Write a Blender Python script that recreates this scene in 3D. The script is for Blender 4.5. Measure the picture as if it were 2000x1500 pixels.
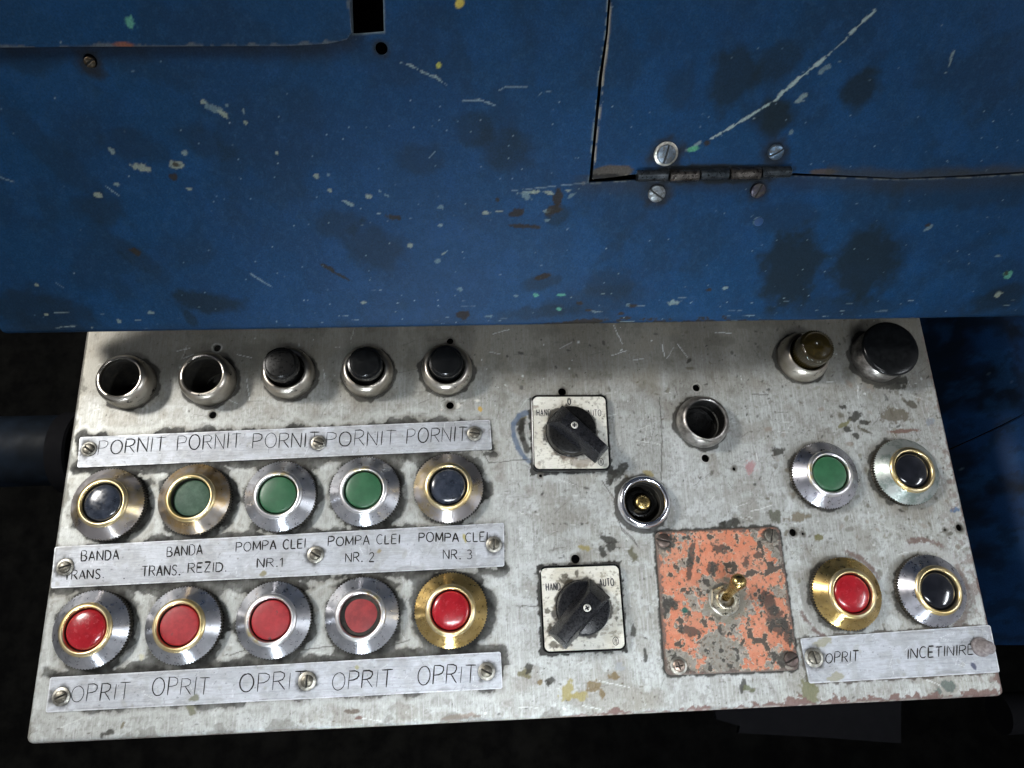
import bpy, bmesh, math, random
import numpy as np
from mathutils import Matrix, Vector
random.seed(7); RNG = np.random.default_rng(7)
SC = bpy.context.scene; COL = SC.collection
for o in list(bpy.data.objects): bpy.data.objects.remove(o)

# ------------------------------------------------------------------ camera (metres, console top = z 0, its front left corner = origin)
CM = np.array([[0.99805102, 0.02168298, -0.05851498], [-0.03797862, 0.95509297, -0.29386228], [0.04951543, 0.29551186, 0.95405501]])
CC = np.array([0.25186475, 0.0653113, 0.44917841])
cam_d = bpy.data.cameras.new('camera'); cam = bpy.data.objects.new('camera', cam_d); COL.objects.link(cam)
mw = np.eye(4); mw[:3, :3] = CM; mw[:3, 3] = CC
cam.matrix_world = Matrix(mw.tolist())
cam_d.sensor_width = 36; cam_d.lens = 1387 / 2000 * 36; cam_d.clip_start = 0.01; cam_d.clip_end = 50
SC.camera = cam
# ------------------------------------------------------------------ light
world = bpy.data.worlds.new('World'); SC.world = world; world.use_nodes = True
wn = world.node_tree.nodes; wl = world.node_tree.links
wtc = wn.new('ShaderNodeTexCoord'); wsep = wn.new('ShaderNodeSeparateXYZ'); wr = wn.new('ShaderNodeValToRGB')
wl.new(wtc.outputs['Generated'], wsep.inputs[0]); wl.new(wsep.outputs['Z'], wr.inputs[0]); wl.new(wr.outputs[0], wn['Background'].inputs['Color'])
wmap = wn.new('ShaderNodeMapRange'); wmap.inputs['From Min'].default_value = -1; wmap.inputs['From Max'].default_value = 1
wl.new(wsep.outputs['Z'], wmap.inputs['Value']); wl.new(wmap.outputs[0], wr.inputs[0])
while len(wr.color_ramp.elements) < 6: wr.color_ramp.elements.new(.5)
for e_, (p_, c_) in zip(wr.color_ramp.elements, ((0, (.004, .004, .005)), (.47, (.012, .012, .014)), (.54, (.40, .41, .43)), (.76, (.22, .23, .25)), (.90, (.06, .065, .075)), (1, (.03, .033, .04)))):
    e_.position = p_; e_.color = (*c_, 1)
wn['Background'].inputs['Strength'].default_value = 1.1

def area(name, loc, target, sx, sy, power, color, spread=180):
    l = bpy.data.lights.new(name, 'AREA'); l.shape = 'RECTANGLE'; l.size = sx; l.size_y = sy; l.energy = power; l.color = color; l.spread = math.radians(spread)
    o = bpy.data.objects.new(name, l); COL.objects.link(o); o.location = loc
    o.rotation_euler = (Vector(target) - Vector(loc)).to_track_quat('-Z', 'Y').to_euler()
    return o
area('lamp_strip', (-0.85, 0.60, 1.15), (0.28, 0.12, 0), 0.28, 0.18, 24, (1.0, 0.97, 0.92))
area('lamp_behind', (0.32, -0.42, 1.25), (0.34, -0.02, 0), 0.60, 0.08, .75, (0.90, 0.95, 1.0), 42)
area('lamp_side', (1.45, -0.25, 1.0), (0.30, 0.08, 0), 0.5, 0.08, 1.3, (0.9, 0.95, 1.0), 90)
area('lamp_low', (0.10, -1.9, 0.42), (0.33, 0.22, 0.00), 0.34, 0.12, .40, (0.82, 0.92, 1.0), 15)
SC.view_settings.view_transform = 'Standard'; SC.view_settings.look = 'None'; SC.view_settings.exposure = 0.0; SC.view_settings.gamma = 1.0
SC.cycles.use_denoising = True

# ------------------------------------------------------------------ where things lie (all in mm from here on)
F = 1387.0
def P(px, py, h=0.0):
    d = CM @ np.array([(px - 1000) / F, (750 - py) / F, -1.0]); t = (h / 1000 - CC[2]) / d[2]
    w = (CC + t * d) * 1000; return float(w[0]), float(w[1])
EL = math.radians(52); BO = np.array([0, 224.5, 50.0]); BS = np.array([0, math.cos(EL), math.sin(EL)]); BN = np.array([0, -math.sin(EL), math.cos(EL)])
def B(px, py, w=0.0):
    d = CM @ np.array([(px - 1000) / F, (750 - py) / F, -1.0]); o = BO + BN * w; c = CC * 1000
    t = np.dot(o - c, BN) / np.dot(d, BN); q = c + t * d - o
    return float(q[0]), float(np.dot(q, BS))
def kb(px, py):
    a, b = B(px - 4, py), B(px + 4, py); return 8 / max(abs(b[0] - a[0]), 1e-3)
def bmap(w0=0.0):
    return lambda X, Y, Z: (X, BO[1] + Y * BS[1] + (Z + w0) * BN[1], BO[2] + Y * BS[2] + (Z + w0) * BN[2])
def flat(z0=0.0):
    return lambda X, Y, Z: (X, Y, Z + z0)
def lin(r, g, b):
    f = lambda c: (c / 255 / 12.92) if c / 255 <= .04045 else ((c / 255 + .055) / 1.055) ** 2.4
    return np.array([f(r), f(g), f(b)])

# ------------------------------------------------------------------ noise and signed distances
def vn(X, Y, scale, seed, octv=4, ax=1.0, ay=1.0):
    r = np.random.default_rng(seed); T = r.random((256, 256)); out = np.zeros_like(X, dtype=float); amp = 1.0; tot = 0
    x = X / (scale * ax) + 37.3; y = Y / (scale * ay) + 91.7
    for k in range(octv):
        xi = np.floor(x).astype(int); yi = np.floor(y).astype(int); fx = x - xi; fy = y - yi
        fx = fx * fx * (3 - 2 * fx); fy = fy * fy * (3 - 2 * fy); x0 = xi & 255; x1 = (xi + 1) & 255; y0 = yi & 255; y1 = (yi + 1) & 255
        out += amp * ((T[y0, x0] * (1 - fx) + T[y0, x1] * fx) * (1 - fy) + (T[y1, x0] * (1 - fx) + T[y1, x1] * fx) * fy)
        tot += amp; amp *= .55; x = x * 2.03 + 11.1; y = y * 2.03 + 5.7
    return out / tot
def ss(a, b, x):
    t = np.clip((x - a) / (b - a), 0, 1); return t * t * (3 - 2 * t)
def sd_poly(pts):
    pts = [tuple(p) for p in pts]
    def f(X, Y):
        d2 = np.full(X.shape, 1e18); ins = np.zeros(X.shape, bool)
        for i in range(len(pts)):
            (ax, ay), (bx, by) = pts[i], pts[(i + 1) % len(pts)]
            ex, ey = bx - ax, by - ay; wx, wy = X - ax, Y - ay
            t = np.clip((wx * ex + wy * ey) / (ex * ex + ey * ey), 0, 1)
            d2 = np.minimum(d2, (wx - ex * t) ** 2 + (wy - ey * t) ** 2)
            c = ((ay > Y) != (by > Y)) & (X < ex * (Y - ay) / (ey if abs(ey) > 1e-12 else 1e-12) + ax); ins ^= c
        return np.sqrt(d2) * np.where(ins, -1, 1)
    return f
def sd_circ(x, y, r): return lambda X, Y: np.hypot(X - x, Y - y) - r
def sd_round(pts, r):   # convex polygon with rounded corners
    n = len(pts); P_ = [np.array(p, float) for p in pts]; area2 = sum(P_[i][0] * P_[(i + 1) % n][1] - P_[(i + 1) % n][0] * P_[i][1] for i in range(n))
    if area2 < 0: P_ = P_[::-1]
    L = []
    for i in range(n):
        a, b = P_[i], P_[(i + 1) % n]; e = (b - a) / np.linalg.norm(b - a); nn = np.array([-e[1], e[0]]); L.append((a + nn * r, e))
    q = []
    for i in range(n):
        (p1, e1), (p2, e2) = L[i - 1], L[i]
        t = np.linalg.solve(np.array([e1, -e2]).T, p2 - p1); q.append(p1 + e1 * t[0])
    g = sd_poly(q); return lambda X, Y: g(X, Y) - r
def minus(a, *bs):
    def f(X, Y):
        d = a(X, Y)
        for b in bs: d = np.maximum(d, -b(X, Y))
        return d
    return f

# ------------------------------------------------------------------ object helpers
def link(name, me, m=None, parent=None):
    o = bpy.data.objects.new(name, me); COL.objects.link(o)
    if me is not None and m is not None: me.materials.append(m)
    if parent is not None: o.parent = parent
    return o
def thing(name, label, cat, x=0, y=0, z=0, rot=0, group=None):
    o = link(name, None); o.location = (x / 1000, y / 1000, z / 1000); o.rotation_euler = (0, 0, rot); o.empty_display_size = .01
    tag(o, label, cat, group); return o
def tag(o, label=None, cat=None, group=None, kind=None):
    if label: o['label'] = label
    if cat: o['category'] = cat
    if group: o['group'] = group
    if kind: o['kind'] = kind
    return o
def smooth(me, ang=40):
    me.polygons.foreach_set('use_smooth', [True] * len(me.polygons))
    try: me.set_sharp_from_angle(angle=math.radians(ang))
    except Exception: pass
def mesh_vf(name, V, Fc, m, parent=None, ang=40):
    me = bpy.data.meshes.new(name); me.from_pydata([(v[0] / 1000, v[1] / 1000, v[2] / 1000) for v in V], [], Fc); me.validate(); smooth(me, ang)
    return link(name, me, m, parent)
def lathe(name, prof, m, parent=None, seg=72, teeth=0, depth=0.5, rows=(), cx=0, cy=0, wob=0, ang=35, closed=False, sweep=None):
    """prof: (r, z) from the outside foot upwards and inwards; rows: profile rows whose radius carries the knurl"""
    V = []; Fc = []; n = seg if not teeth else teeth * 4
    for i, (r, z) in enumerate(prof):
        for k in range(n):
            a = 2 * math.pi * k / n; rr = r
            if teeth and i in rows: rr = r - (depth if k % 4 in (2, 3) else 0)
            if wob: rr *= 1 + wob * math.sin(3 * a + i)
            V.append((cx + rr * math.cos(a), cy + rr * math.sin(a), z))
    m_ = len(prof)
    for i in range(m_ - 1 if not closed else m_):
        j = (i + 1) % m_
        for k in range(n):
            l = (k + 1) % n; Fc.append((i * n + k, i * n + l, j * n + l, j * n + k))
    if not closed and prof[-1][0] > 0.001 and prof[-1][0] < 900 and sweep == 'cap': Fc.append(tuple((m_ - 1) * n + k for k in range(n)))
    if prof[-1][0] <= 0.001:
        pass
    return mesh_vf(name, V, Fc, m, parent, ang)

class Paint:
    def __init__(s, X, Y, cell, col, rough=.5, metal=0.0, seed=1):
        s.X, s.Y, s.c = X, Y, cell; s.col = np.empty(X.shape + (3,)); s.col[:] = col; s.rough = np.full(X.shape, float(rough)); s.metal = np.full(X.shape, float(metal)); s.h = np.zeros(X.shape)
        s.x0, s.y0 = X[0, 0], Y[0, 0]; s.N = {}; s.seed = seed; s.rng = np.random.default_rng(seed)
    def n(s, scale, o=4, ax=1.0, ay=1.0, k=0):
        key = (scale, o, ax, ay, k)
        if key not in s.N: s.N[key] = vn(s.X, s.Y, scale, s.seed * 100 + int(scale * 7) + k * 13 + 3, o, ax, ay)
        return s.N[key]
    def mix(s, mask, col=None, rough=None, metal=None, h=None, sl=(slice(None), slice(None))):
        mk = mask[..., None]
        if col is not None: s.col[sl] = s.col[sl] * (1 - mk) + np.asarray(col) * mk
        if rough is not None: s.rough[sl] = s.rough[sl] * (1 - mask) + rough * mask
        if metal is not None: s.metal[sl] = s.metal[sl] * (1 - mask) + metal * mask
        if h is not None: s.h[sl] += h * mask
    def box(s, x, y, r):
        a = int((x - r - s.x0) / s.c); b = int((x + r - s.x0) / s.c) + 2; c = int((y - r - s.y0) / s.c); d = int((y + r - s.y0) / s.c) + 2
        ny, nx = s.X.shape; a, b, c, d = max(a, 0), min(b, nx), max(c, 0), min(d, ny)
        return None if a >= b or c >= d else (slice(c, d), slice(a, b))
    def blob(s, x, y, rx, ry=None, ang=0, col=(0, 0, 0), a=1.0, soft=.25, wob=.5, ns=3.0, rough=None, metal=None, h=None, hole=0):
        ry = ry or rx; R = max(rx, ry) * (1 + soft + wob) + 1; sl = s.box(x, y, R)
        if sl is None: return
        dx, dy = s.X[sl] - x, s.Y[sl] - y; c_, s_ = math.cos(ang), math.sin(ang)
        d = np.hypot((dx * c_ + dy * s_) / rx, (-dx * s_ + dy * c_) / ry)
        d = d + wob * 2 * (s.n(ns, 3)[sl] - .5)
        m = ss(1 + soft, 1 - soft, d) * a
        if hole: m = m * ss(hole - .2, hole + .2, d)
        s.mix(m, col, rough, metal, h, sl)
    def line(s, pts, w, col, a=1.0, brk=0.0, soft=.35, rough=None, metal=None, h=None, jit=0.0):
        for (x0, y0), (x1, y1) in zip(pts[:-1], pts[1:]):
            L = math.hypot(x1 - x0, y1 - y0); n = max(1, int(L / 12))
            for k in range(n):
                ax, ay = x0 + (x1 - x0) * k / n, y0 + (y1 - y0) * k / n; bx, by = x0 + (x1 - x0) * (k + 1) / n, y0 + (y1 - y0) * (k + 1) / n
                sl = s.box((ax + bx) / 2, (ay + by) / 2, L / n / 2 + w + 2)
                if sl is None: continue
                X, Y = s.X[sl], s.Y[sl]
                if jit: X = X + jit * 2 * (s.n(4.0, 3, k=5)[sl] - .5); Y = Y + jit * 2 * (s.n(4.0, 3, k=6)[sl] - .5)
                ex, ey = bx - ax, by - ay; t = np.clip(((X - ax) * ex + (Y - ay) * ey) / (ex * ex + ey * ey + 1e-9), 0, 1)
                d = np.hypot(X - ax - ex * t, Y - ay - ey * t)
                ww = w * (1 - brk * 1.6 * ss(.42, .6, s.n(2.5, 3, k=4)[sl]))
                m = ss(1 + soft, 1 - soft, d / np.maximum(ww, 1e-3)) * a * (ww > .02)
                s.mix(m, col, rough, metal, h, sl)
    def flecks(s, n, x0, x1, y0, y1, r0, r1, cols, a=1.0, asp=2.5, ang=None, rough=None, metal=None, h=None, dens=None):
        for _ in range(n):
            x = s.rng.uniform(x0, x1); y = s.rng.uniform(y0, y1)
            if dens is not None and s.rng.random() > dens(x, y): continue
            r = r0 * (r1 / r0) ** (s.rng.random() ** 1.6); q = s.rng.uniform(1, asp)
            an = s.rng.uniform(0, math.pi) if ang is None else ang + s.rng.normal() * .35
            c = cols[s.rng.integers(len(cols))]
            s.blob(x, y, r * math.sqrt(q), r / math.sqrt(q), an, c, a * s.rng.uniform(.55, 1), .3, .55, max(1.2, r * 1.1), rough, metal, h)

def sheet(name, bb, cell, sd, m, mapf, paint=None, height=None, drop=1.5, parent=None, sharp=True):
    x0, x1, y0, y1 = bb; xs = np.arange(x0 - cell, x1 + 2 * cell, cell); ys = np.arange(y0 - cell, y1 + 2 * cell, cell)
    X, Y = np.meshgrid(xs, ys); PX_, PY_ = X.copy(), Y.copy(); D = sd(X, Y); valid = D < .7 * cell
    band = np.abs(D) < .7 * cell; bx, by = X[band], Y[band]; e = .01
    for _ in range(3):
        d = sd(bx, by); gx = (sd(bx + e, by) - sd(bx - e, by)) / (2 * e); gy = (sd(bx, by + e) - sd(bx, by - e)) / (2 * e)
        g = np.maximum(gx * gx + gy * gy, .25); bx = bx - d * gx / g; by = by - d * gy / g
    X[band] = bx; Y[band] = by
    ny, nx = X.shape; idx = np.arange(ny * nx).reshape(ny, nx)
    q = np.stack([idx[:-1, :-1], idx[:-1, 1:], idx[1:, 1:], idx[1:, :-1]], -1).reshape(-1, 4)
    vf = valid.ravel(); ok = vf[q].all(1); q = q[ok]
    fx, fy = X.ravel(), Y.ravel(); cd = sd(fx[q].mean(1), fy[q].mean(1)); q = q[cd < -.02 * cell]
    used = np.unique(q); rm = np.full(ny * nx, -1); rm[used] = np.arange(len(used)); q = rm[q]
    ux, uy = fx[used], fy[used]
    pt = paint(Paint(PX_, PY_, cell, (.5, .5, .5))) if paint else None
    Z = height(ux, uy) if height else np.zeros_like(ux)
    e_ = np.concatenate([q[:, [0, 1]], q[:, [1, 2]], q[:, [2, 3]], q[:, [3, 0]]]); key = np.sort(e_, 1); kk = key[:, 0].astype(np.int64) * len(used) + key[:, 1]
    _, inv, cnt = np.unique(kk, return_inverse=True, return_counts=True); be = e_[cnt[inv] == 1]
    bv = np.unique(be); bm = np.full(len(used), -1); bm[bv] = np.arange(len(bv)); nU, nb = len(used), len(bv)
    dr = drop(ux[bv], uy[bv]) if callable(drop) else np.full(nb, float(drop))
    WX = np.concatenate([ux, ux[bv], ux[bv]]); WY = np.concatenate([uy, uy[bv], uy[bv]]); WZ = np.concatenate([Z, Z[bv], Z[bv] - dr])
    wq = np.stack([be[:, 1], be[:, 0], be[:, 0], be[:, 1]], 1); wq = np.stack([nU + bm[wq[:, 0]], nU + bm[wq[:, 1]], nU + nb + bm[wq[:, 2]], nU + nb + bm[wq[:, 3]]], 1)
    q = np.concatenate([q, wq]); gx, gy, gz = mapf(WX, WY, WZ); co = np.stack([gx + 0 * WX, gy + 0 * WX, gz + 0 * WX], 1) / 1000
    me = bpy.data.meshes.new(name); me.vertices.add(len(co)); me.vertices.foreach_set('co', co.astype(np.float32).ravel())
    me.loops.add(len(q) * 4); me.loops.foreach_set('vertex_index', q.astype(np.int32).ravel())
    me.polygons.add(len(q)); me.polygons.foreach_set('loop_start', np.arange(0, len(q) * 4, 4, dtype=np.int32))
    me.update(calc_edges=True); me.polygons.foreach_set('use_smooth', np.ones(len(q), bool))
    if pt:
        c4 = np.ones((len(used), 4), np.float32); c4[:, :3] = np.clip(pt.col.reshape(-1, 3)[used], 0, 1)
        s4 = np.ones((len(used), 4), np.float32); s4[:, 0] = pt.rough.ravel()[used]; s4[:, 1] = pt.metal.ravel()[used]; s4[:, 2] = pt.h.ravel()[used]
        lo = {'Col': c4[bv] * .35 + c4.mean(0) * .65, 'Surf': s4[bv]}
        for nm, arr in (('Col', c4), ('Surf', s4)):
            at = me.attributes.new(nm, 'FLOAT_COLOR', 'POINT'); at.data.foreach_set('color', np.concatenate([arr, arr[bv], lo[nm]]).astype(np.float32).ravel())
    return link(name, me, m, parent)

# ------------------------------------------------------------------ materials
def new_mat(name):
    m = bpy.data.materials.new(name); m.use_nodes = True; return m, m.node_tree.nodes, m.node_tree.links, m.node_tree.nodes['Principled BSDF']
def noise(n, l, scale, detail=4, rough=.6, stretch=None, coord='Object'):
    tc = n.new('ShaderNodeTexCoord'); t = n.new('ShaderNodeTexNoise'); t.inputs['Scale'].default_value = scale; t.inputs['Detail'].default_value = detail; t.inputs['Roughness'].default_value = rough
    if stretch:
        mp = n.new('ShaderNodeMapping'); mp.inputs['Scale'].default_value = stretch; l.new(tc.outputs[coord], mp.inputs[0]); l.new(mp.outputs[0], t.inputs['Vector'])
    else: l.new(tc.outputs[coord], t.inputs['Vector'])
    return t.outputs['Fac']
def ramp(n, l, fac, stops):
    r = n.new('ShaderNodeValToRGB'); l.new(fac, r.inputs[0]); el = r.color_ramp.elements
    while len(el) < len(stops): el.new(.5)
    for e, (p, c) in zip(el, stops): e.position = p; e.color = (*c, 1) if len(c) == 3 else c
    return r.outputs['Color']
def mixc(n, l, mode, fac, a, b):
    x = n.new('ShaderNodeMix'); x.data_type = 'RGBA'; x.blend_type = mode
    for s_, v in ((x.inputs['Factor'], fac), (x.inputs['A'], a), (x.inputs['B'], b)):
        if hasattr(v, 'links'): l.new(v, s_)
        else: s_.default_value = v
    return x.outputs['Result']
def painted(name, var=.25, nscale=900, bump=.25, hb=.4, spec=.5, brush=None, coat=0):
    """surface read from the sheet's own paint attributes plus fine procedural grain"""
    m, n, l, b = new_mat(name)
    a = n.new('ShaderNodeAttribute'); a.attribute_name = 'Col'; s_ = n.new('ShaderNodeAttribute'); s_.attribute_name = 'Surf'
    g = noise(n, l, nscale, 3, .7); gr = ramp(n, l, g, [(.3, (1 - var,) * 3), (.7, (1 + var * .35,) * 3)])
    c = mixc(n, l, 'MULTIPLY', 1.0, a.outputs['Color'], gr)
    if brush:
        g2 = noise(n, l, 260, 4, .7, brush); c = mixc(n, l, 'MULTIPLY', 1.0, c, ramp(n, l, g2, [(.3, (.86,) * 3), (.62, (1.06,) * 3)]))
    l.new(c, b.inputs['Base Color']); sp = n.new('ShaderNodeSeparateColor'); l.new(s_.outputs['Color'], sp.inputs[0])
    l.new(sp.outputs[0], b.inputs['Roughness']); l.new(sp.outputs[1], b.inputs['Metallic']); b.inputs['Specular IOR Level'].default_value = spec
    bp = n.new('ShaderNodeBump'); bp.inputs['Strength'].default_value = bump; bp.inputs['Distance'].default_value = .0003; l.new(g, bp.inputs['Height'])
    b2 = n.new('ShaderNodeBump'); b2.inputs['Strength'].default_value = hb; b2.inputs['Distance'].default_value = .0004; l.new(sp.outputs[2], b2.inputs['Height']); l.new(bp.outputs[0], b2.inputs['Normal'])
    l.new(b2.outputs[0], b.inputs['Normal']); return m
def solid(name, c1, c2=None, rough=.5, metal=0.0, nscale=250, bump=.1, spec=.5, aniso=0, lo=.4, hi=.62, coat=0, rvar=.1, grime=0, gscale=120):
    m, n, l, b = new_mat(name); c2 = c1 if c2 is None else c2
    g = noise(n, l, nscale, 5, .65); col = ramp(n, l, g, [(lo, tuple(c1)), (hi, tuple(c2))])
    if grime:
        g3 = noise(n, l, gscale, 6, .75); mk = ramp(n, l, g3, [(.60 - .12 * grime, (0, 0, 0)), (.66 - .1 * grime, (1, 1, 1))])
        col = mixc(n, l, 'MIX', mk, col, (.03, .028, .024, 1))
    l.new(col, b.inputs['Base Color'])
    f = noise(n, l, nscale * 2.3, 4, .6); rr = ramp(n, l, f, [(.3, (max(rough - rvar, .03),) * 3), (.7, (min(rough + rvar, 1),) * 3)]); l.new(rr, b.inputs['Roughness'])
    b.inputs['Metallic'].default_value = metal; b.inputs['Specular IOR Level'].default_value = spec
    if coat: b.inputs['Coat Weight'].default_value = coat; b.inputs['Coat Roughness'].default_value = .06
    if aniso:
        b.inputs['Anisotropic'].default_value = aniso; t = n.new('ShaderNodeTangent'); t.direction_type = 'RADIAL'; t.axis = 'Z'; l.new(t.outputs[0], b.inputs['Tangent']); b.inputs['Anisotropic Rotation'].default_value = .25
    if bump > .03:
        bp = n.new('ShaderNodeBump'); bp.inputs['Strength'].default_value = bump; bp.inputs['Distance'].default_value = .0003; l.new(f, bp.inputs['Height']); l.new(bp.outputs[0], b.inputs['Normal'])
    return m
M_panel = painted('worn_grey_paint', .12, 1300, .15, .35, .20, brush=(5, 1, 1))
M_plate = painted('brushed_aluminium', .08, 1400, .08, .3, .35, brush=(1, 10, 1))
M_blue = painted('blue_enamel', .30, 1100, .35, .5, .09)
M_orange = painted('flaking_orange_paint', .2, 1500, .3, .9, .2)
M_screw = painted('screw_metal', .25, 1800, .2, .3, .5)
M_steel = solid('turned_steel', (.46, .47, .50), (.58, .58, .61), .31, 1, 160, .02, aniso=.75, rvar=.06)
M_steel_dirty = solid('dirty_turned_steel', (.46, .46, .50), (.58, .57, .62), .33, 1, 160, .05, aniso=.7, grime=.06, gscale=160)
M_steel_green = solid('green_smeared_steel', (.25, .30, .27), (.44, .47, .45), .42, .75, 130, .1, aniso=.4, lo=.42, hi=.52)
M_brass = solid('turned_brass', (.50, .34, .12), (.60, .43, .18), .30, 1, 150, .05, aniso=.7, rvar=.06)
M_brass_worn = solid('worn_brass', (.42, .29, .14), (.42, .38, .34), .34, 1, 70, .08, aniso=.65, lo=.42, hi=.60)
M_brass_half = solid('brass_turning_to_steel', (.45, .36, .22), (.45, .42, .42), .32, 1, 50, .08, aniso=.7, lo=.40, hi=.56)
M_ring = solid('polished_brass_ring', (.72, .54, .24), (.80, .68, .44), .33, 1, 120, .0, rvar=.03)
M_ring_pale = solid('nickel_ring_on_brass', (.74, .62, .36), (.74, .72, .72), .34, 1, 120, .0, lo=.36, hi=.46, rvar=.03)
M_sleeve = solid('tarnished_nickel', (.40, .36, .30), (.56, .52, .46), .33, 1, 60, .02, lo=.35, hi=.6, rvar=.06, grime=.02, gscale=80)
M_sleeve_dk = solid('darkened_steel', (.14, .13, .12), (.34, .32, .30), .38, .9, 160, .2, lo=.38, hi=.62)
M_chrome = solid('chrome', (.70, .70, .74), (.80, .80, .85), .16, 1, 300, .05)
M_bore = solid('grimy_bore', (.012, .011, .009), (.03, .027, .02), .8, 0, 200, .3)
M_grip = solid('dirty_knurl', (.05, .045, .035), (.20, .18, .15), .45, .8, 300, .2)
M_red = solid('red_plastic', (.26, .008, .014), (.34, .012, .02), .22, 0, 220, .12, coat=.3)
M_red_matt = solid('scuffed_red_plastic', (.24, .008, .012), (.33, .014, .02), .5, 0, 260, .25, grime=.12, gscale=140)
M_red_dirty = solid('grimy_red_plastic', (.18, .012, .014), (.26, .02, .022), .5, 0, 260, .25)
M_green = solid('green_plastic', (.020, .085, .038), (.028, .11, .05), .38, 0, 220, .15)
M_green_dirty = solid('dusty_green_plastic', (.02, .06, .035), (.05, .10, .065), .6, 0, 160, .3)
M_blackgl = solid('glossy_black_plastic', (.006, .007, .010), (.012, .013, .018), .12, 0, 220, .06, coat=.4, rvar=.05)
M_blackblue = solid('clouded_black_plastic', (.012, .016, .025), (.035, .042, .06), .2, 0, 160, .08, coat=.4)
M_black = solid('black_bakelite', (.003, .0033, .0036), (.006, .0065, .007), .22, 0, 250, .04, spec=.3, rvar=.05)
M_blackdust = solid('dusty_black_bakelite', (.004, .004, .004), (.012, .011, .010), .32, 0, 300, .1, spec=.25, lo=.5, hi=.85)
M_knob = solid('graphite_plastic', (.005, .0055, .007), (.012, .012, .014), .28, 0, 400, .08, spec=.3)
M_ink = solid('ink', (.018, .018, .018), (.04, .038, .035), .8, 0, 900, .1, spec=.08)
M_print = solid('printed_ink', (.02, .02, .022), (.04, .04, .04), .6, 0, 900, .1)
M_oldbrass = solid('old_brass', (.35, .25, .09), (.50, .38, .17), .28, 1, 400, .15)
M_nut = solid('nickel_nut', (.40, .36, .27), (.62, .57, .46), .32, 1, 300, .15)
M_hinge = solid('bare_hinge_steel', (.045, .04, .037), (.20, .18, .16), .32, .95, 260, .3, lo=.4, hi=.7)
M_hinge_b = solid('blue_overpainted_hinge', (.025, .032, .038), (.10, .11, .12), .32, .85, 260, .3, lo=.4, hi=.75)
M_studg = solid('grey_painted_bolt', (.16, .14, .14), (.30, .27, .27), .6, 0, 300, .4)
M_wash = solid('washer_steel', (.22, .21, .18), (.42, .41, .37), .4, .9, 400, .2)
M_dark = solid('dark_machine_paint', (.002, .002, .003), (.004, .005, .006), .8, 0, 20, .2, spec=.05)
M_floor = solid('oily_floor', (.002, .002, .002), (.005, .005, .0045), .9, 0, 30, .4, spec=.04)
M_dblue = solid('oily_blue_paint', (.006, .020, .055), (.014, .055, .15), .5, 0, 16, .2, spec=.25, lo=.35, hi=.65)
M_pipe = solid('dull_blue_pipe', (.003, .005, .008), (.008, .014, .024), .55, 0, 25, .3, spec=.08, lo=.45, hi=.7)
M_dgrey = solid('dusty_dark_sheet', (.006, .006, .007), (.005, .005, .006), .75, 0, 60, .3, spec=.04)
def lens_mat():
    m, n, l, b = new_mat('smoky_olive_lens'); b.inputs['Base Color'].default_value = (.16, .11, .025, 1); b.inputs['Roughness'].default_value = .15
    b.inputs['Transmission Weight'].default_value = .35; b.inputs['IOR'].default_value = 1.5; b.inputs['Coat Weight'].default_value = .3
    g = noise(n, l, 200, 4, .6); l.new(ramp(n, l, g, [(.3, (.016, .012, .003)), (.7, (.04, .028, .007))]), b.inputs['Base Color']); return m
M_lens = lens_mat()

# ------------------------------------------------------------------ layout of the console (px of the photograph -> mm on the console)
RING_H = 13.0
buttons = [  # ring px, bezel mat, ring mat, cap mat, sunk, label
    (198, 981, M_brass_half, M_ring, M_blackblue, 0, 'black push button in a faded brass bezel, above BANDA TRANS., leftmost of its row'),
    (370, 971, M_brass_worn, M_ring, M_green_dirty, 2.0, 'dull dusty green push button in a brown brass bezel, above BANDA TRANS. REZID.'),
    (541, 965.6, M_steel, M_ring_pale, M_green, 0, 'flat green push button, olive paint spot on its steel bezel, above NR.1'),
    (709, 956, M_steel, M_ring_pale, M_green, 0, 'shiny green push button in a clean steel bezel, above POMPA CLEI NR.2'),
    (875, 949, M_brass_half, M_ring, M_blackblue, .6, 'black push button with gold ring in a two tone bezel, above POMPA CLEI NR.3'),
    (164.5, 1230, M_steel, M_ring, M_red, 0, 'bright red push button in a steel bezel, leftmost of the red row'),
    (347.5, 1222, M_steel, M_ring, M_red_matt, .4, 'scuffed flat red push button in a steel bezel, above the second OPRIT'),
    (527, 1211, M_steel, M_ring_pale, M_red_matt, 0, 'red push button in a steel bezel, above the third OPRIT, right below NR.1'),
    (703, 1201.8, M_steel, M_ring_pale, M_red_dirty, 2.0, 'sunken red push button blackened by grime round its edge, in a steel bezel'),
    (880, 1192, M_brass, M_ring, M_red, .2, 'glossy red push button in a golden brass bezel, below POMPA CLEI NR.3'),
    (1623, 924, M_steel_dirty, M_ring_pale, M_green, 0, 'green push button in a green stained steel bezel at the right of the console'),
    (1784.5, 917, M_steel_green, M_ring, M_blackgl, .6, 'glossy black push button in a bezel smeared with grey green paint'),
    (1667, 1159, M_brass, M_ring, M_red, .2, 'red push button in a golden brass bezel, above the right hand OPRIT'),
    (1836, 1153, M_steel_dirty, M_ring, M_blackgl, .6, 'black push button in a dark scratched steel bezel, above INCETINIRE'),
]
bpos = [P(b[0], b[1], RING_H) for b in buttons]
sleeve_row = [P(233, 736.5, 16), P(395, 731, 16), P(557, 721, 13), P(714, 718, 13), P(872, 714, 13)]
lamp_pos = P(1567, 698, 2); mush_pos = P(1742, 679, 20); cup_pos = P(1379, 818, 13); sock_pos = P(1260, 979, 9)
rot1 = P(1114.5, 844, 5); rot2 = P(1137.5, 1187, 5)
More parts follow.
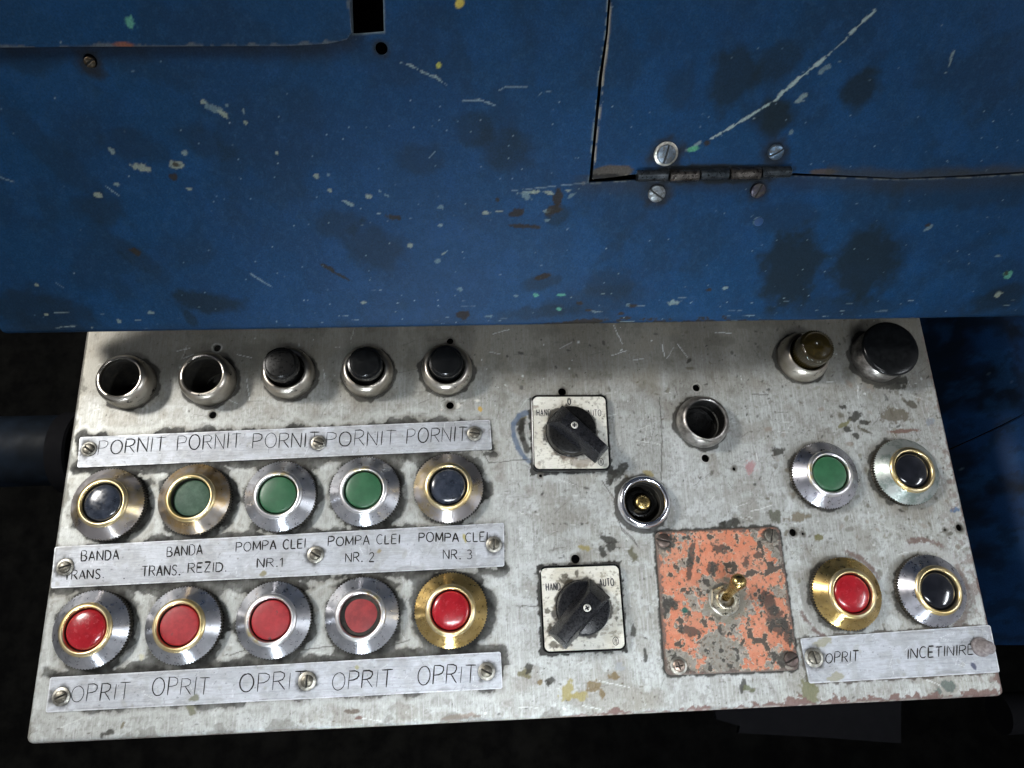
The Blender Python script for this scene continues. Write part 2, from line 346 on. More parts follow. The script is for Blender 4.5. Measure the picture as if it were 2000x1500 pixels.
holes = [(424, 679.5, 2.5), (415.4, 810.5, 2.4), (879, 666, 2.3), (879, 791.7, 2.5), (1098, 765, 2.7), (1360, 757.5, 2.5), (1378, 895, 2.6), (1434, 916, 1.2), (1124, 1092, 2.7),
         (1549, 1040, 2.4), (1568.6, 1042.6, 1.0), (1874, 1030.7, 2.3), (1845.7, 1035, 1.0), (1566, 655, .9), (1056, 929, 1.1)]
hp = [(*P(x, y), r) for x, y, r in holes]
plates = {
    'start': [(156, 854), (957, 820), (961, 877.6), (151, 913)],
    'names': [(107, 1068), (984.5, 1021), (985, 1106), (99, 1149)],
    'stop': [(98, 1323), (978, 1273), (981.5, 1345), (89, 1391.7)],
    'right': [(1563, 1247), (1934, 1220.7), (1953, 1313), (1581, 1335)]}
plate_sd = {k: sd_poly([P(x, y, .8) for x, y in v]) for k, v in plates.items()}
orange_q = [P(x, y, 1.5) for x, y in ((1280, 1038.5), (1521.5, 1028.5), (1561, 1309), (1301, 1319.5))]
orange_sd = sd_round(orange_q, 3.5)
BW, BH_ = 570.0, 310.0
outer = sd_round([(0, 0), (BW, 0), (BW, BH_), (0, BH_)], 4)

def panel_paint(p):
    X, Y = p.X, p.Y; p.seed = 3
    n50, n12, n3, n1 = p.n(50, 5), p.n(12, 5), p.n(3, 4), p.n(1.1, 3)
    base = lin(168, 170, 167); p.col[:] = base; p.rough[:] = .44; p.metal[:] = .30
    p.mix(ss(.42, .62, n50) * .5, lin(160, 158, 148)); p.mix(ss(.45, .7, n12) * .38, lin(194, 199, 197)); p.mix(ss(.52, .66, n3) * .12, lin(140, 140, 134))
    br = p.n(2.0, 4, 7, .35); p.mix(ss(.5, .68, br) * .15, lin(140, 140, 136)); br2 = p.n(1.6, 4, .3, 9, k=2); p.mix(ss(.52, .7, br2) * .34, lin(208, 212, 212)); p.mix(ss(.52, .68, p.n(1.2, 4, .35, 12, k=13)) * .28, lin(132, 131, 125))
    # brownish film at the back, its colour also deepening the cover's shadow
    p.mix(ss(175, 225, Y + 30 * (n12 - .5)) * .75, lin(104, 98, 86)); p.mix(ss(.5, .72, n12) * ss(160, 220, Y) * .5, lin(92, 88, 78))
    # scuffs of bare paint
    p.mix(ss(.58, .62, p.n(6, 5, k=8)) * .35 * ss(240, 120, Y), lin(206, 211, 212)); p.mix(ss(.54, .68, p.n(18, 5, k=11)) * .4, lin(128, 122, 110)); p.mix(ss(.60, .66, p.n(1.5, 3, k=12)) * .3, lin(104, 100, 92))
    # dirt flecks
    D1 = [lin(62, 60, 54), lin(80, 76, 66), lin(48, 47, 44), lin(100, 94, 80)]
    def dens(x, y):
        return .5 + .4 * (x > 300) + .3 * (y < 40) + .2 * (y > 180)
    p.flecks(1500, 0, BW, 0, 260, .22, .9, D1, .85, 3.0, dens=dens, h=-.2)
    p.flecks(420, 280, BW, 0, 250, .5, 1.9, D1, .9, 3.2, dens=lambda x, y: .5, h=-.3)
    p.flecks(200, 440, BW, 60, 200, .6, 2.4, [lin(120, 118, 100), lin(96, 92, 78), lin(140, 128, 116)], .7, 2.5, h=-.2)
    p.flecks(260, 0, BW, 0, 250, .3, 1.0, [lin(226, 230, 228)], .7, 3)
    p.flecks(1500, 0, BW, 0, 260, .16, .35, D1, .9, 4.0)
    # hairline scratches
    for _ in range(420):
        x = p.rng.uniform(5, BW - 5); y = p.rng.uniform(5, 240); an = p.rng.choice([p.rng.normal(0, .3), p.rng.normal(1.5, .5)]); L = p.rng.uniform(2, 16)
        p.line([(x, y), (x + L * math.cos(an), y + L * math.sin(an))], .22, lin(*((96, 94, 88) if p.rng.random() < .6 else (225, 228, 226))), p.rng.uniform(.3, .75), jit=.6)
    # grime pressed round the buttons and the plates
    dn = np.full(X.shape, 1e3); dr = dn.copy()
    for i, (x, y) in enumerate(bpos):
        if i < 10: dn = np.minimum(dn, np.hypot(X - x - .5, Y - y + .3) - 21.8)
        else: dr = np.minimum(dr, np.hypot(X - x + .6, Y - y) - 21.6)
    nA, nB = p.n(13, 5, k=1), p.n(4.5, 4, k=1)
    for k in ('start', 'names', 'stop'): dn = np.minimum(dn, plate_sd[k](X, Y) + .4 + (2.0 if k == 'stop' else 0) * (Y < 30))
    t = 1.0 + 16 * np.clip(nA - .44, -.06, .28) + 5.0 * (nB - .45); between = ss(5.5, 2.0, np.minimum(abs(Y - 84 + 3), np.minimum(abs(Y - 36 - 2), abs(Y - 157 + 3)))) * ss(-2, 6, X) * ss(276, 262, X)
    t = t + 3.2 * between
    p.mix(ss(11, 0, dn) * .5, lin(112, 110, 102)); p.mix(ss(t + 1, t + 3, dn) * ss(t + 7, t + 4, dn) * .3, lin(206, 210, 208))
    p.mix(ss(t + .6, t - .6, dn) * np.clip(.98 - .05 * np.clip(dn, 0, 9) - .5 * (nB - .45) * 1.2, .45, 1), lin(34, 33, 30), .6, 0, .25)
    t = -.2 + 5 * (nB - .42) + 7 * np.clip(nA - .48, 0, 1); p.mix(ss(6, 0, dr) * .35, lin(120, 114, 102)); p.mix(ss(t + .6, t - .6, dr) * .85, lin(46, 44, 40), .6, 0, .25)
    for (x, y), R in [(s_, 17) for s_ in sleeve_row] + [(lamp_pos, 17.5), (mush_pos, 18.5), (cup_pos, 17), (sock_pos, 16.8)]:
        d = np.hypot(X - x, Y - y) - R; t = .9 + 4.5 * (p.n(7, 3, k=6) - .42) + .5 * (n3 - .5) + 5 * np.clip(n12 - .5, 0, 1); p.mix(ss(t + .4, t - .4, d) * .9, lin(44, 42, 38), .55, 0, .2)
    for (cx, cy) in (rot1, rot2):
        d = np.maximum(abs(X - cx), abs(Y - cy)) - 24.8; t = .4 + 7.5 * np.clip(n3 * .6 + n12 * .4 - .38, 0, 1); p.mix(ss(t + .35, t - .35, d) * .95, lin(44, 43, 40), .6, 0, .3)
    d = orange_sd(X, Y); t = 1.0 + 3 * (n3 - .4); p.mix(ss(t + .4, t - .4, d) * .92, lin(46, 44, 40), .6, 0, .3)
    d = plate_sd['right'](X, Y); t = .6 + 4 * (n3 - .4); p.mix(ss(t + .4, t - .4, d) * .85, lin(70, 64, 56), .6, 0, .2)
    # placed stains, chips, drips (px of the photograph)
    def pb(x, y, rx, ry, an, c, a=.9, **k):
        X0, Y0 = P(x, y); p.blob(X0, Y0, rx / 3.1, ry / 3.1, -math.radians(an), lin(*c), a, **k)
    DK = (56, 55, 50); OL = (150, 140, 92); BR = (116, 100, 70)
    for q in [(1190, 1055, 18, 6, 20, DK), (1176, 1075, 7, 14, 0, DK), (1180, 1115, 5, 12, 30, DK), (1195, 1068, 12, 8, 0, DK), (1430, 1022, 20, 9, -10, DK), (1408, 1028, 8, 7, 0, DK), (1108, 1350, 13, 16, 20, OL), (1130, 1358, 16, 8, 0, OL),
              (1160, 1340, 14, 9, -20, BR), (1176, 1355, 5, 9, 0, BR), (1200, 1320, 10, 7, 10, BR), (1070, 1335, 3, 5, 0, DK), (1025, 1315, 12, 9, 0, (104, 98, 70)), (1033, 1306, 6, 10, 0, DK), (1076, 1330, 9, 6, 0, DK), (1055, 1333, 4, 4, 0, BR),
              (1236, 1083, 7, 13, -15, (92, 90, 70)), (1140, 1070, 12, 5, 15, OL), (1260, 1280, 4, 10, 0, DK), (1238, 1232, 6, 12, 10, DK), (1268, 925, 12, 5, 20, (150, 140, 100)), (1210, 1302, 10, 7, 0, (150, 154, 156)),
              (1670, 815, 16, 9, -35, DK), (1688, 825, 10, 5, 10, DK), (1655, 838, 8, 6, 0, DK), (1672, 852, 9, 6, 0, DK), (1645, 795, 7, 5, 0, DK), (1650, 828, 15, 4, -25, (120, 118, 84)), (1690, 842, 16, 5, 30, (84, 80, 66)),
              (1519, 881, 14, 8, -10, DK), (1515, 1010, 14, 12, 10, (96, 96, 84)), (1480, 1080, 6, 8, 0, (150, 130, 110)), (1560, 1010, 20, 10, 0, (120, 112, 96)), (1600, 1050, 8, 6, 0, (112, 108, 70)), (1740, 755, 30, 9, 0, DK), (1760, 742, 14, 8, 0, DK),
              (1745, 810, 30, 16, 0, (110, 104, 92)), (1780, 790, 14, 8, 30, (88, 84, 74)), (1765, 842, 34, 4, -3, (118, 92, 82)), (1817, 823, 9, 7, 0, (140, 150, 158)), (1866, 996, 9, 5, 0, (84, 108, 140)), (1465, 913, 10, 12, 0, (168, 132, 132)),
              (1340, 805, 8, 6, 0, DK), (1210, 920, 9, 24, 40, DK), (1195, 930, 9, 16, 30, DK), (1016, 830, 9, 16, 0, DK), (1022, 815, 6, 6, 0, (112, 106, 80)), (937, 799, 5, 5, 0, (196, 160, 70)), (893, 793, 7, 6, 0, (214, 212, 204)), (862, 800, 3, 2, 0, (214, 200, 196)), (932, 782, 7, 3, 0, (220, 218, 210)),
              (1832, 1352, 10, 8, 0, (96, 104, 100)), (1580, 1350, 16, 22, -10, (112, 112, 84)), (1852, 1340, 12, 10, 0, (92, 102, 98)), (1450, 1340, 6, 12, 20, DK), (1462, 1345, 10, 6, 0, (100, 104, 80)), (240, 1415, 3, 6, 20, (110, 104, 84)), (276, 1281, 6, 5, 0, (190, 188, 166)),
              (374, 1388, 9, 7, 30, (110, 110, 92)), (210, 1432, 12, 5, -20, DK), (175, 730, 22, 36, 0, (132, 130, 122)), (900, 1400, 30, 5, -5, (140, 128, 118)), (690, 1390, 12, 5, 0, (100, 90, 80)), (700, 1402, 8, 3, 0, (110, 82, 74))]:
        x, y, rx, ry, an, c = q; pb(x, y, rx, ry, an, c, .88, soft=.18, wob=.75, ns=2.2, h=-.3)
    # blue crescent beside the upper switch
    p.line([P(*q) for q in ((1028, 806), (1012, 812), (1003, 828), (1004, 850), (1012, 874), (1024, 893), (1034, 900))], 1.5, lin(98, 112, 132), .85, jit=1.0)
    p.line([P(*q) for q in ((1022, 820), (1018, 836), (1020, 858), (1030, 880))], 1.8, lin(48, 47, 42), .85, jit=.8)
    # pale arc and maroon wear round the right hand buttons
    for i, a0, a1, R, c, w in ((13, 28, 105, 27, (176, 176, 174), 2.3), (13, -60, 30, 26, (118, 106, 100), 2.0), (12, 165, 225, 26, (150, 150, 146), 1.8), (12, 20, 75, 26, (116, 98, 92), 1.4), (13, 60, 100, 31, (118, 100, 94), 1.5), (12, 200, 240, 29.5, (112, 96, 92), 1.4)):
        for k in range(26):
            a = math.radians(a0 + (a1 - a0) * k / 25); p.blob(bpos[i][0] + R * math.cos(a), bpos[i][1] + R * math.sin(a), w, w, 0, lin(*c), .5, wob=1.1, ns=1.6)
    # hair and pencil lines
    for pts in ([(940, 880), (955, 904), (1040, 896)], [(1175, 938), (1200, 975), (1204, 1010), (1215, 1035), (1240, 1060), (1245, 1066), (1236, 1052), (1212, 1028)], [(1288, 775), (1293, 850), (1291, 940)], [(1010, 1184), (1052, 1184)], [(450, 1280), (500, 1262), (560, 1275), (640, 1262), (760, 1262), (800, 1250)], [(1490, 765), (1500, 772), (1470, 770)]):
        p.line([P(*q) for q in pts], .3, lin(70, 68, 62), .8, jit=.3)
    # maroon primer where the paint has worn off the edges
    de = -outer(X, Y); side = .9 + 1.0 * (X > 400) + 1.6 * ss(290, 340, X) * ss(30, 0, Y)
    t = side * (.1 + 2.6 * np.clip(n3 * .5 + n12 * .5 - .36, 0, 1) * 2); p.mix(ss(t + .35, t - .35, de) * .92, lin(116, 92, 86), .55, .1, -.4)
    p.mix(ss(548, 568, X + 10 * (n12 - .5)) * ss(.50, .58, n3) * .6 * ss(215, 150, Y), lin(122, 104, 98), .6, 0, -.2)
    p.mix(ss(1.6, .8, de) * ss(.45, .6, n3) * .7, lin(190, 186, 180), .35, .5)
    t = 2.5 * np.clip(n12 - .42, 0, 1) * 9; p.mix(ss(t + .5, t - .5, de) * .5 * (X < 300), lin(104, 102, 94), .6)
    for x, y, r in hp: p.blob(x, y, r + 1.1, r + 1.1, 0, lin(96, 92, 84), .8, wob=.4, soft=.3)
    for x, y, r in (hp[5], hp[6], hp[0]): p.blob(x, y, r + .7, r + .7, 0, lin(196, 196, 190), .8, wob=.3, hole=.75)
    return p
def panel_height(X, Y):
    d = np.clip(-outer(X, Y), 0, 3.0); z = -3 + np.sqrt(np.maximum(9 - (3 - d) ** 2, 0)); return z + .35 * (vn(X, Y, 70, 5, 2) - .5)
bores = [sd_circ(x, y, r) for x, y, r in hp] + [sd_circ(x, y, 12.2) for x, y in (sleeve_row[0], sleeve_row[1], cup_pos, sock_pos)]
con = sheet('control_panel', (0, BW, 0, BH_), .62, minus(outer, *bores), M_panel, flat(0), panel_paint, panel_height, drop=lambda x, y: np.where(outer(x, y) > -.6, 55.0, 1.6))
tag(con, 'worn light grey sheet metal control console with chipped paint and drilled holes', 'control console')

# ------------------------------------------------------------------ the blue machine cover
slot = sd_poly([B(684, -120), B(745, -120), B(750, 62), B(690, 66)])
door_pts = [(1198, -150), (1183, 65), (1170, 150), (1157, 290), (1150, 357), (1240, 352), (1545, 343), (1760, 350), (1900, 345), (2250, 323), (2250, -180)]
door_hole = sd_poly([B(*q) for q in door_pts])
hole1 = sd_circ(*B(745, 95), 2.9); hole2 = sd_circ(*B(176, 119), 3.2)
cover_outer = sd_round([(-18, 0), (760, 0), (760, 300), (-18, 300)], 5)
STAINS = [(1430, 150, 45, 52, 0, .75), (1512, 232, 36, 32, 20, .95), (1520, 118, 42, 28, -30, .6), (1680, 178, 36, 32, 0, .85), (1548, 528, 62, 68, 0, .9), (1692, 515, 62, 68, 0, .85), (1630, 600, 130, 22, 0, .5), (820, 312, 46, 28, 0, .45), (930, 255, 40, 28, 20, .5), (985, 290, 55, 38, 20, .5),
          (400, 590, 72, 22, 8, .8), (372, 622, 10, 18, -20, .7), (660, 437, 46, 26, 0, .5), (730, 485, 60, 44, 20, .55), (70, 610, 110, 50, 10, .6), (190, 405, 46, 30, 10, .5), (260, 285, 60, 26, 20, .4), (400, 280, 60, 24, 25, .4), (1190, 555, 46, 28, 0, .45), (1150, 590, 110, 26, -10, .4), (1530, 425, 70, 30, 0, .35),
          (1955, 580, 60, 22, -25, .7), (1310, 640, 60, 5, 0, .8), (1090, 420, 26, 16, -30, .6), (1060, 552, 34, 14, -10, .55), (1880, 370, 160, 34, 0, .45), (1330, 170, 30, 40, 0, .4), (60, 120, 70, 22, 0, .4), (1050, 610, 80, 12, -5, .5), (100, 300, 30, 110, -35, .35), (265, 500, 20, 50, -45, .5), (1210, 470, 12, 60, 40, .3)]
CHIPS = [(275, 327, 20, 7, 12), (345, 323, 15, 9, 0), (397, 200, 7, 4, 0), (420, 212, 22, 7, 25), (438, 224, 12, 6, 35), (218, 295, 6, 5, 0), (360, 299, 7, 5, 0), (191, 381, 9, 5, 0), (368, 369, 8, 3, 0), (226, 360, 6, 3, 0), (541, 298, 4, 4, 0), (475, 217, 3, 4, 0), (480, 240, 5, 3, 30), (443, 206, 5, 3, 0),
         (1565, 190, 12, 6, -30), (1610, 135, 16, 5, -38), (1545, 258, 6, 4, 0), (1640, 120, 3, 2, 0), (642, 341, 4, 3, 0), (618, 343, 6, 5, 0), (645, 372, 6, 3, 0), (680, 396, 14, 3, 28), (720, 384, 9, 4, 8), (742, 374, 3, 3, 0), (756, 382, 6, 2, 20), (740, 417, 4, 2, 0), (860, 405, 6, 4, 0), (861, 440, 5, 3, 0), (800, 480, 7, 4, -30),
         (1035, 376, 22, 3, -3), (1045, 375, 10, 4, 0), (1072, 377, 9, 4, 8), (1028, 384, 12, 5, 20), (1110, 372, 7, 2, 0), (1118, 381, 12, 3, -30), (950, 415, 9, 3, 0), (975, 413, 6, 2, 0), (1070, 412, 10, 5, 0), (1066, 430, 7, 3, 0), (867, 495, 7, 2, -30), (855, 510, 6, 4, 0), (900, 566, 5, 5, 0), (1046, 576, 7, 3, 0), (1094, 576, 9, 3, 0), (1092, 603, 6, 3, 0), (712, 591, 6, 3, 0),
         (1315, 591, 12, 5, -5), (1417, 563, 6, 3, -10), (1228, 595, 6, 3, 0), (955, 618, 7, 3, 0), (1815, 445, 9, 4, -40), (1967, 536, 9, 8, 0), (1950, 575, 8, 6, 0), (1950, 500, 7, 2, 0), (257, 43, 11, 12, 0), (1480, 432, 7, 7, 0), (90, 614, 5, 2, 0), (295, 611, 7, 3, 0), (232, 627, 4, 4, 0), (180, 640, 3, 2, 0), (72, 556, 4, 3, 0), (1008, 578, 4, 2, 0)]
def blue_paint(p, seed=11, flap=False):
    X, Y = p.X, p.Y; p.seed = seed; n50, n12, n3, n1 = p.n(60, 4), p.n(14, 5), p.n(3, 4), p.n(1.0, 2)
    p.col[:] = np.array([.0046, .031, .084]); p.rough[:] = .48; p.metal[:] = 0
    p.mix(ss(.38, .66, n50) * .6, (.0055, .030, .076)); p.mix(ss(.5, .64, p.n(35, 4, k=9)) * .45, (.006, .018, .036)); p.mix(ss(.48, .68, n12) * .40, (.007, .040, .112)); p.mix(ss(.5, .62, p.n(22, 5, k=4)) * .3, (.0065, .025, .065))
    p.mix(ss(.5, .7, n3) * .2, (.016, .055, .12)); p.mix(ss(.68, .82, n1) * .10, (.05, .10, .16)); p.h += .35 * (n1 - .5) + .5 * (p.n(2.2, 3, k=2) - .5)
    for x, y, rx, ry, an, a in STAINS:
        u, v = B(x, y); k = kb(x, y)
        p.blob(u, v, rx / k, ry / k * 1.12, -math.radians(an), (.006, .012, .016), a * .95, .32, .42, 6.0, .5)
    u0, v0 = B(0, 660); edge = ss(9, 0, Y + 6 * (n12 - .5)); 
    if not flap:
        p.mix(edge * .35, (.010, .022, .04)); t = 1.3 * np.clip(n3 - .42, 0, 1) * 8 * (.35 + 1.1 * ss(270, 330, X) * ss(470, 400, X)); p.mix(ss(t + .4, t - .4, Y) * .9, (.022, .018, .015), .6)
        for _ in range(80):
            x = p.rng.uniform(0, 640); y = abs(p.rng.normal(9, 6)); p.line([(x, y), (x + p.rng.uniform(1, 9), y + p.rng.normal() * .15)], .22, (.16, .21, .22), p.rng.uniform(.2, .8), brk=.5)
    cw = [(.15, .20, .20), (.10, .15, .17), (.19, .22, .18)]
    for x, y, rx, ry, an in CHIPS:
        u, v = B(x, y); k = kb(x, y) * 1.15; c = cw[p.rng.integers(3)]
        if (x, y) in ((257, 43), (1092, 603), (1046, 576), (1094, 576), (1967, 536)): c = (.08, .25, .18)
        p.blob(u, v, rx / k, ry / k * 1.15, -math.radians(an), c, .78, .2, .8, 1.6, .6, h=-.5)
    for x, y, rx, ry, an in [(770, 424, 15, 5, 12), (640, 522, 14, 4, 30), (665, 538, 24, 2.5, 32), (1010, 414, 14, 8, -30), (1025, 442, 30, 4, 4), (1090, 385, 9, 16, 10), (1080, 410, 16, 10, -30), (971, 390, 4, 5, 0), (1132, 592, 6, 4, 0), (1150, 606, 7, 3, 0), (1213, 613, 6, 3, 0), (1236, 597, 9, 3, 0), (1222, 621, 9, 3, 0), (1140, 630, 40, 7, -3), (1090, 634, 30, 4, 0), (905, 616, 14, 9, 0),
                             (265, 492, 12, 6, 30), (1380, 279, 6, 5, 0), (1385, 566, 6, 3, 0), (1812, 440, 4, 4, 0), (1965, 533, 5, 5, 0), (1060, 540, 16, 5, -20), (345, 322, 7, 4, 0), (340, 346, 9, 6, 0)]:
        u, v = B(x, y); k = kb(x, y); p.blob(u, v, rx / k, ry / k * 1.1, -math.radians(an), (.022, .018, .014), .9, .2, .6, 2.0, .7, h=-.4)
    p.flecks(320, -18, 720, 0, 250, .16, .38, [(.12, .18, .22), (.2, .25, .27), (.07, .12, .17)], .8, 3)
    p.flecks(380, 100, 560, 0, 130, .16, .42, [(.2, .26, .27), (.14, .2, .24)], .8, 3)
    for pts, w, a in (([(1705, 22), (1660, 65)], .9, .9), ([(1655, 72), (1615, 108)], .55, .7), ([(1612, 112), (1560, 152), (1528, 180), (1510, 197)], 1.1, .95), ([(1505, 200), (1470, 222), (1440, 240), (1400, 263), (1385, 272)], .75, .9), ([(1862, 98), (1846, 142)], .6, .55), ([(208, 365), (232, 383)], .5, .7), ([(487, 533), (530, 560)], .45, .7), ([(780, 122), (805, 128), (825, 140), (850, 150), (872, 165)], .55, .6),
                      ([(905, 197), (935, 195), (952, 200), (965, 205)], .45, .7), ([(975, 175), (985, 170), (1030, 168)], .4, .6), ([(1050, 188), (1060, 180), (1095, 176)], .3, .5), ([(838, 308), (850, 295)], .35, .6), ([(0, 345), (30, 356)], .5, .6), ([(110, 552), (125, 562)], .4, .4), ([(1000, 372), (1150, 357)], .3, .5), ([(1366, 278), (1340, 292)], .8, .5)):
        p.line([B(*q) for q in pts], w, (.22, .28, .27) if w > .5 else (.16, .22, .25), a, brk=.45 if w > .5 else .3, jit=.4, rough=.6, h=-.4)
    p.blob(*B(1352, 291), 2.6, 1.6, .3, (.07, .25, .14), .9, wob=.7, ns=2); p.blob(*B(1140, 8 + 350), 1, 1, 0, (.2, .2, .2), .5)
    p.blob(*B(899, 4), 2.4, 1.6, .8, (.42, .33, .06), .9); p.blob(*B(857, 127), 1.2, 1.2, 0, (.30, .30, .06), .9)
    for x, y, r in ((1301, 300, 11), (1515, 297, 9), (1283, 378, 9), (1482, 372, 7), (745, 95, 5), (178, 120, 8)): p.blob(*B(x, y), r * .8, r * .8, 0, (.012, .013, .013), .85, .45, .5, 4.0)
    return p
def cover_paint(p):
    blue_paint(p, 11); d = door_hole(p.X, p.Y); p.mix(ss(1.1, .3, d) * ss(.4, .5, p.n(3, 4)) * .6, (.22, .24, .22)); n = p.n(12, 3, k=3)
    p.mix(ss(12, 1, d + 5 * (n - .5)) * .45 * (p.X > 300) * (p.Y < B(1500, 340)[1]), (.020, .020, .017)); d = slot(p.X, p.Y); p.mix(ss(.9, .2, d) * .7, (.16, .19, .19))
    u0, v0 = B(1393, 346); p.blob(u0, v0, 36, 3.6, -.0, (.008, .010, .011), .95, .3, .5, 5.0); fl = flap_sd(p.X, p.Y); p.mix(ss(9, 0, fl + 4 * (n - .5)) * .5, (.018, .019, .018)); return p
flap_pts = [B(x, y) for x, y in ((-160, 93), (120, 90), (300, 89), (560, 88), (640, 84), (678, 76), (688, 62), (685, 10), (678, -170), (-160, -170))]
flap_sd = sd_poly(flap_pts)
cov_h = lambda X, Y: np.where(Y < 3, -3 + np.sqrt(np.maximum(9 - (3 - np.clip(Y, 0, 3)) ** 2, 0)), 0) + 1.6 * (vn(X, Y, 90, 21, 2) - .5) * ss(0, 40, Y) + .25 * (vn(X, Y, 18, 22, 3) - .5)
cover = sheet('machine_cover', (-18, 760, 0, 300), .72, minus(cover_outer, slot, door_hole, hole1, hole2), M_blue, bmap(0), cover_paint, cov_h, drop=lambda x, y: np.where(cover_outer(x, y) > -.6, 26.0, 1.5))
tag(cover, 'blue painted sheet metal machine cover with oily stains and chips overhanging the grey console', 'machine cover')
def flap_paint(p):
    blue_paint(p, 12, True); d = -flap_sd(p.X, p.Y); n = p.n(5, 4, k=1); t = .8 + 5 * np.clip(n - .45, 0, 1); p.mix(ss(t + .2, t - .4, d + .5) * .6, (.09, .10, .10)); p.blob(*B(245, 86), 5, 1.2, 0, (.16, .06, .03), .8); return p
fo = sheet('overlap_plate', (-70, 260, 60, 300), .8, flap_sd, M_blue, bmap(2.2), flap_paint, None, drop=2.0)
tag(fo, 'blue sheet plate with a rounded worn corner, screwed over the cover at upper left', 'cover plate')
door = thing('access_door', 'blue hinged access door with a long diagonal scratch, right part of the cover', 'access door')
dq = [B(x, y, .6) for x, y in ((1204, -150), (1188, 65), (1177, 150), (1163, 290), (1157, 350), (1200, 346), (1240, 340), (1545, 338), (1760, 348), (1880, 343), (2240, 321), (2240, -170))]
dsd = sd_poly(dq)
def door_paint(p):
    blue_paint(p, 13, True); d = -dsd(p.X, p.Y); n = p.n(5, 4, k=1); left = p.X < B(1240, 200)[0]
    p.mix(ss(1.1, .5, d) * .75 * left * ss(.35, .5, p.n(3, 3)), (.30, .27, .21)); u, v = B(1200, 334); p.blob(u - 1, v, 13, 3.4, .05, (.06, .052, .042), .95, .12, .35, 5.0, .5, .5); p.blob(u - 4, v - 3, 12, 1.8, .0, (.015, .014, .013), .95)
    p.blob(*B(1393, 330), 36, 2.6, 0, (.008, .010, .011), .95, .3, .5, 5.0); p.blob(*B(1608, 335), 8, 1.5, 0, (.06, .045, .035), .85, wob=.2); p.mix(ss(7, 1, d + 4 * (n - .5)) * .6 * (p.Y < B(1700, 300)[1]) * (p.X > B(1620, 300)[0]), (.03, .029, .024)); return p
sheet('door_panel', (min(q[0] for q in dq), 760, min(q[1] for q in dq), 300), .72, minus(dsd, sd_poly([(755, -50), (900, -50), (900, 400), (755, 400)])), M_blue, bmap(.6), door_paint, lambda X, Y: 1.0 * (vn(X, Y, 80, 31, 2) - .5), 1.5, parent=door)

def bpt(px, py, w=0.0):
    u, v = B(px, py, w); q = BO + u * np.array([1, 0, 0]) + v * BS + w * BN; return q / 1000
Rb = Matrix(((1, 0, 0), (0, BS[1], BN[1]), (0, BS[2], BN[2])))
def on_blue(o, px, py, w=0.0, rot=0.0):
    o.matrix_world = Matrix.Translation(Vector(bpt(px, py, w))) @ Rb.to_4x4() @ Matrix.Rotation(rot, 4, 'Z')

# ------------------------------------------------------------------ screws
def screw_head(R, parent, x, y, z, ang, c=(118, 114, 104), dome=1.0, kind='slot', name='screw', washer=0, dirt=.5, thick=1.2):
    ca, sa = math.cos(ang), math.sin(ang)
    def hgt(X, Y):
        r = np.hypot(X, Y) / R; zz = dome * np.sqrt(np.maximum(1 - r * r * .92, 0)); u = X * ca + Y * sa; v = -X * sa + Y * ca
        s_ = ss(.46, .30, np.abs(v)) * R / 3.2 if kind == 'slot' else np.maximum(ss(.42, .25, np.abs(v)) * (np.abs(u) < R * .6), ss(.42, .25, np.abs(u)) * (np.abs(v) < R * .6))
        return zz - .75 * np.clip(s_, 0, 1)
    def pt(p):
        u = p.X * ca + p.Y * sa; v = -p.X * sa + p.Y * ca; p.seed = random.randint(1, 9999); p.col[:] = lin(*c); p.metal[:] = .85; p.rough[:] = .34
        p.mix(ss(.5, .62, p.n(1.4, 3)) * dirt, lin(60, 56, 48), .6, .2); r = np.hypot(p.X, p.Y)
        s_ = ss(.55, .35, np.abs(v)) if kind == 'slot' else np.maximum(ss(.5, .3, np.abs(v)) * (np.abs(u) < R * .6), ss(.5, .3, np.abs(u)) * (np.abs(v) < R * .6))
        p.mix(s_ * .9, lin(26, 24, 20), .8, 0); return p
    sc = sheet(name, (-R, R, -R, R), .22 if R < 5 else .3, sd_circ(0, 0, R), M_screw, flat(thick), pt, hgt, drop=thick + .5)
    sc.parent = parent; sc.location = (x / 1000, y / 1000, z / 1000)
    if washer:
        lathe('washer', [(washer, -.1), (washer, .45), (washer - .25, .6), (R * .7, .6)], M_wash, sc, 40)
    return sc

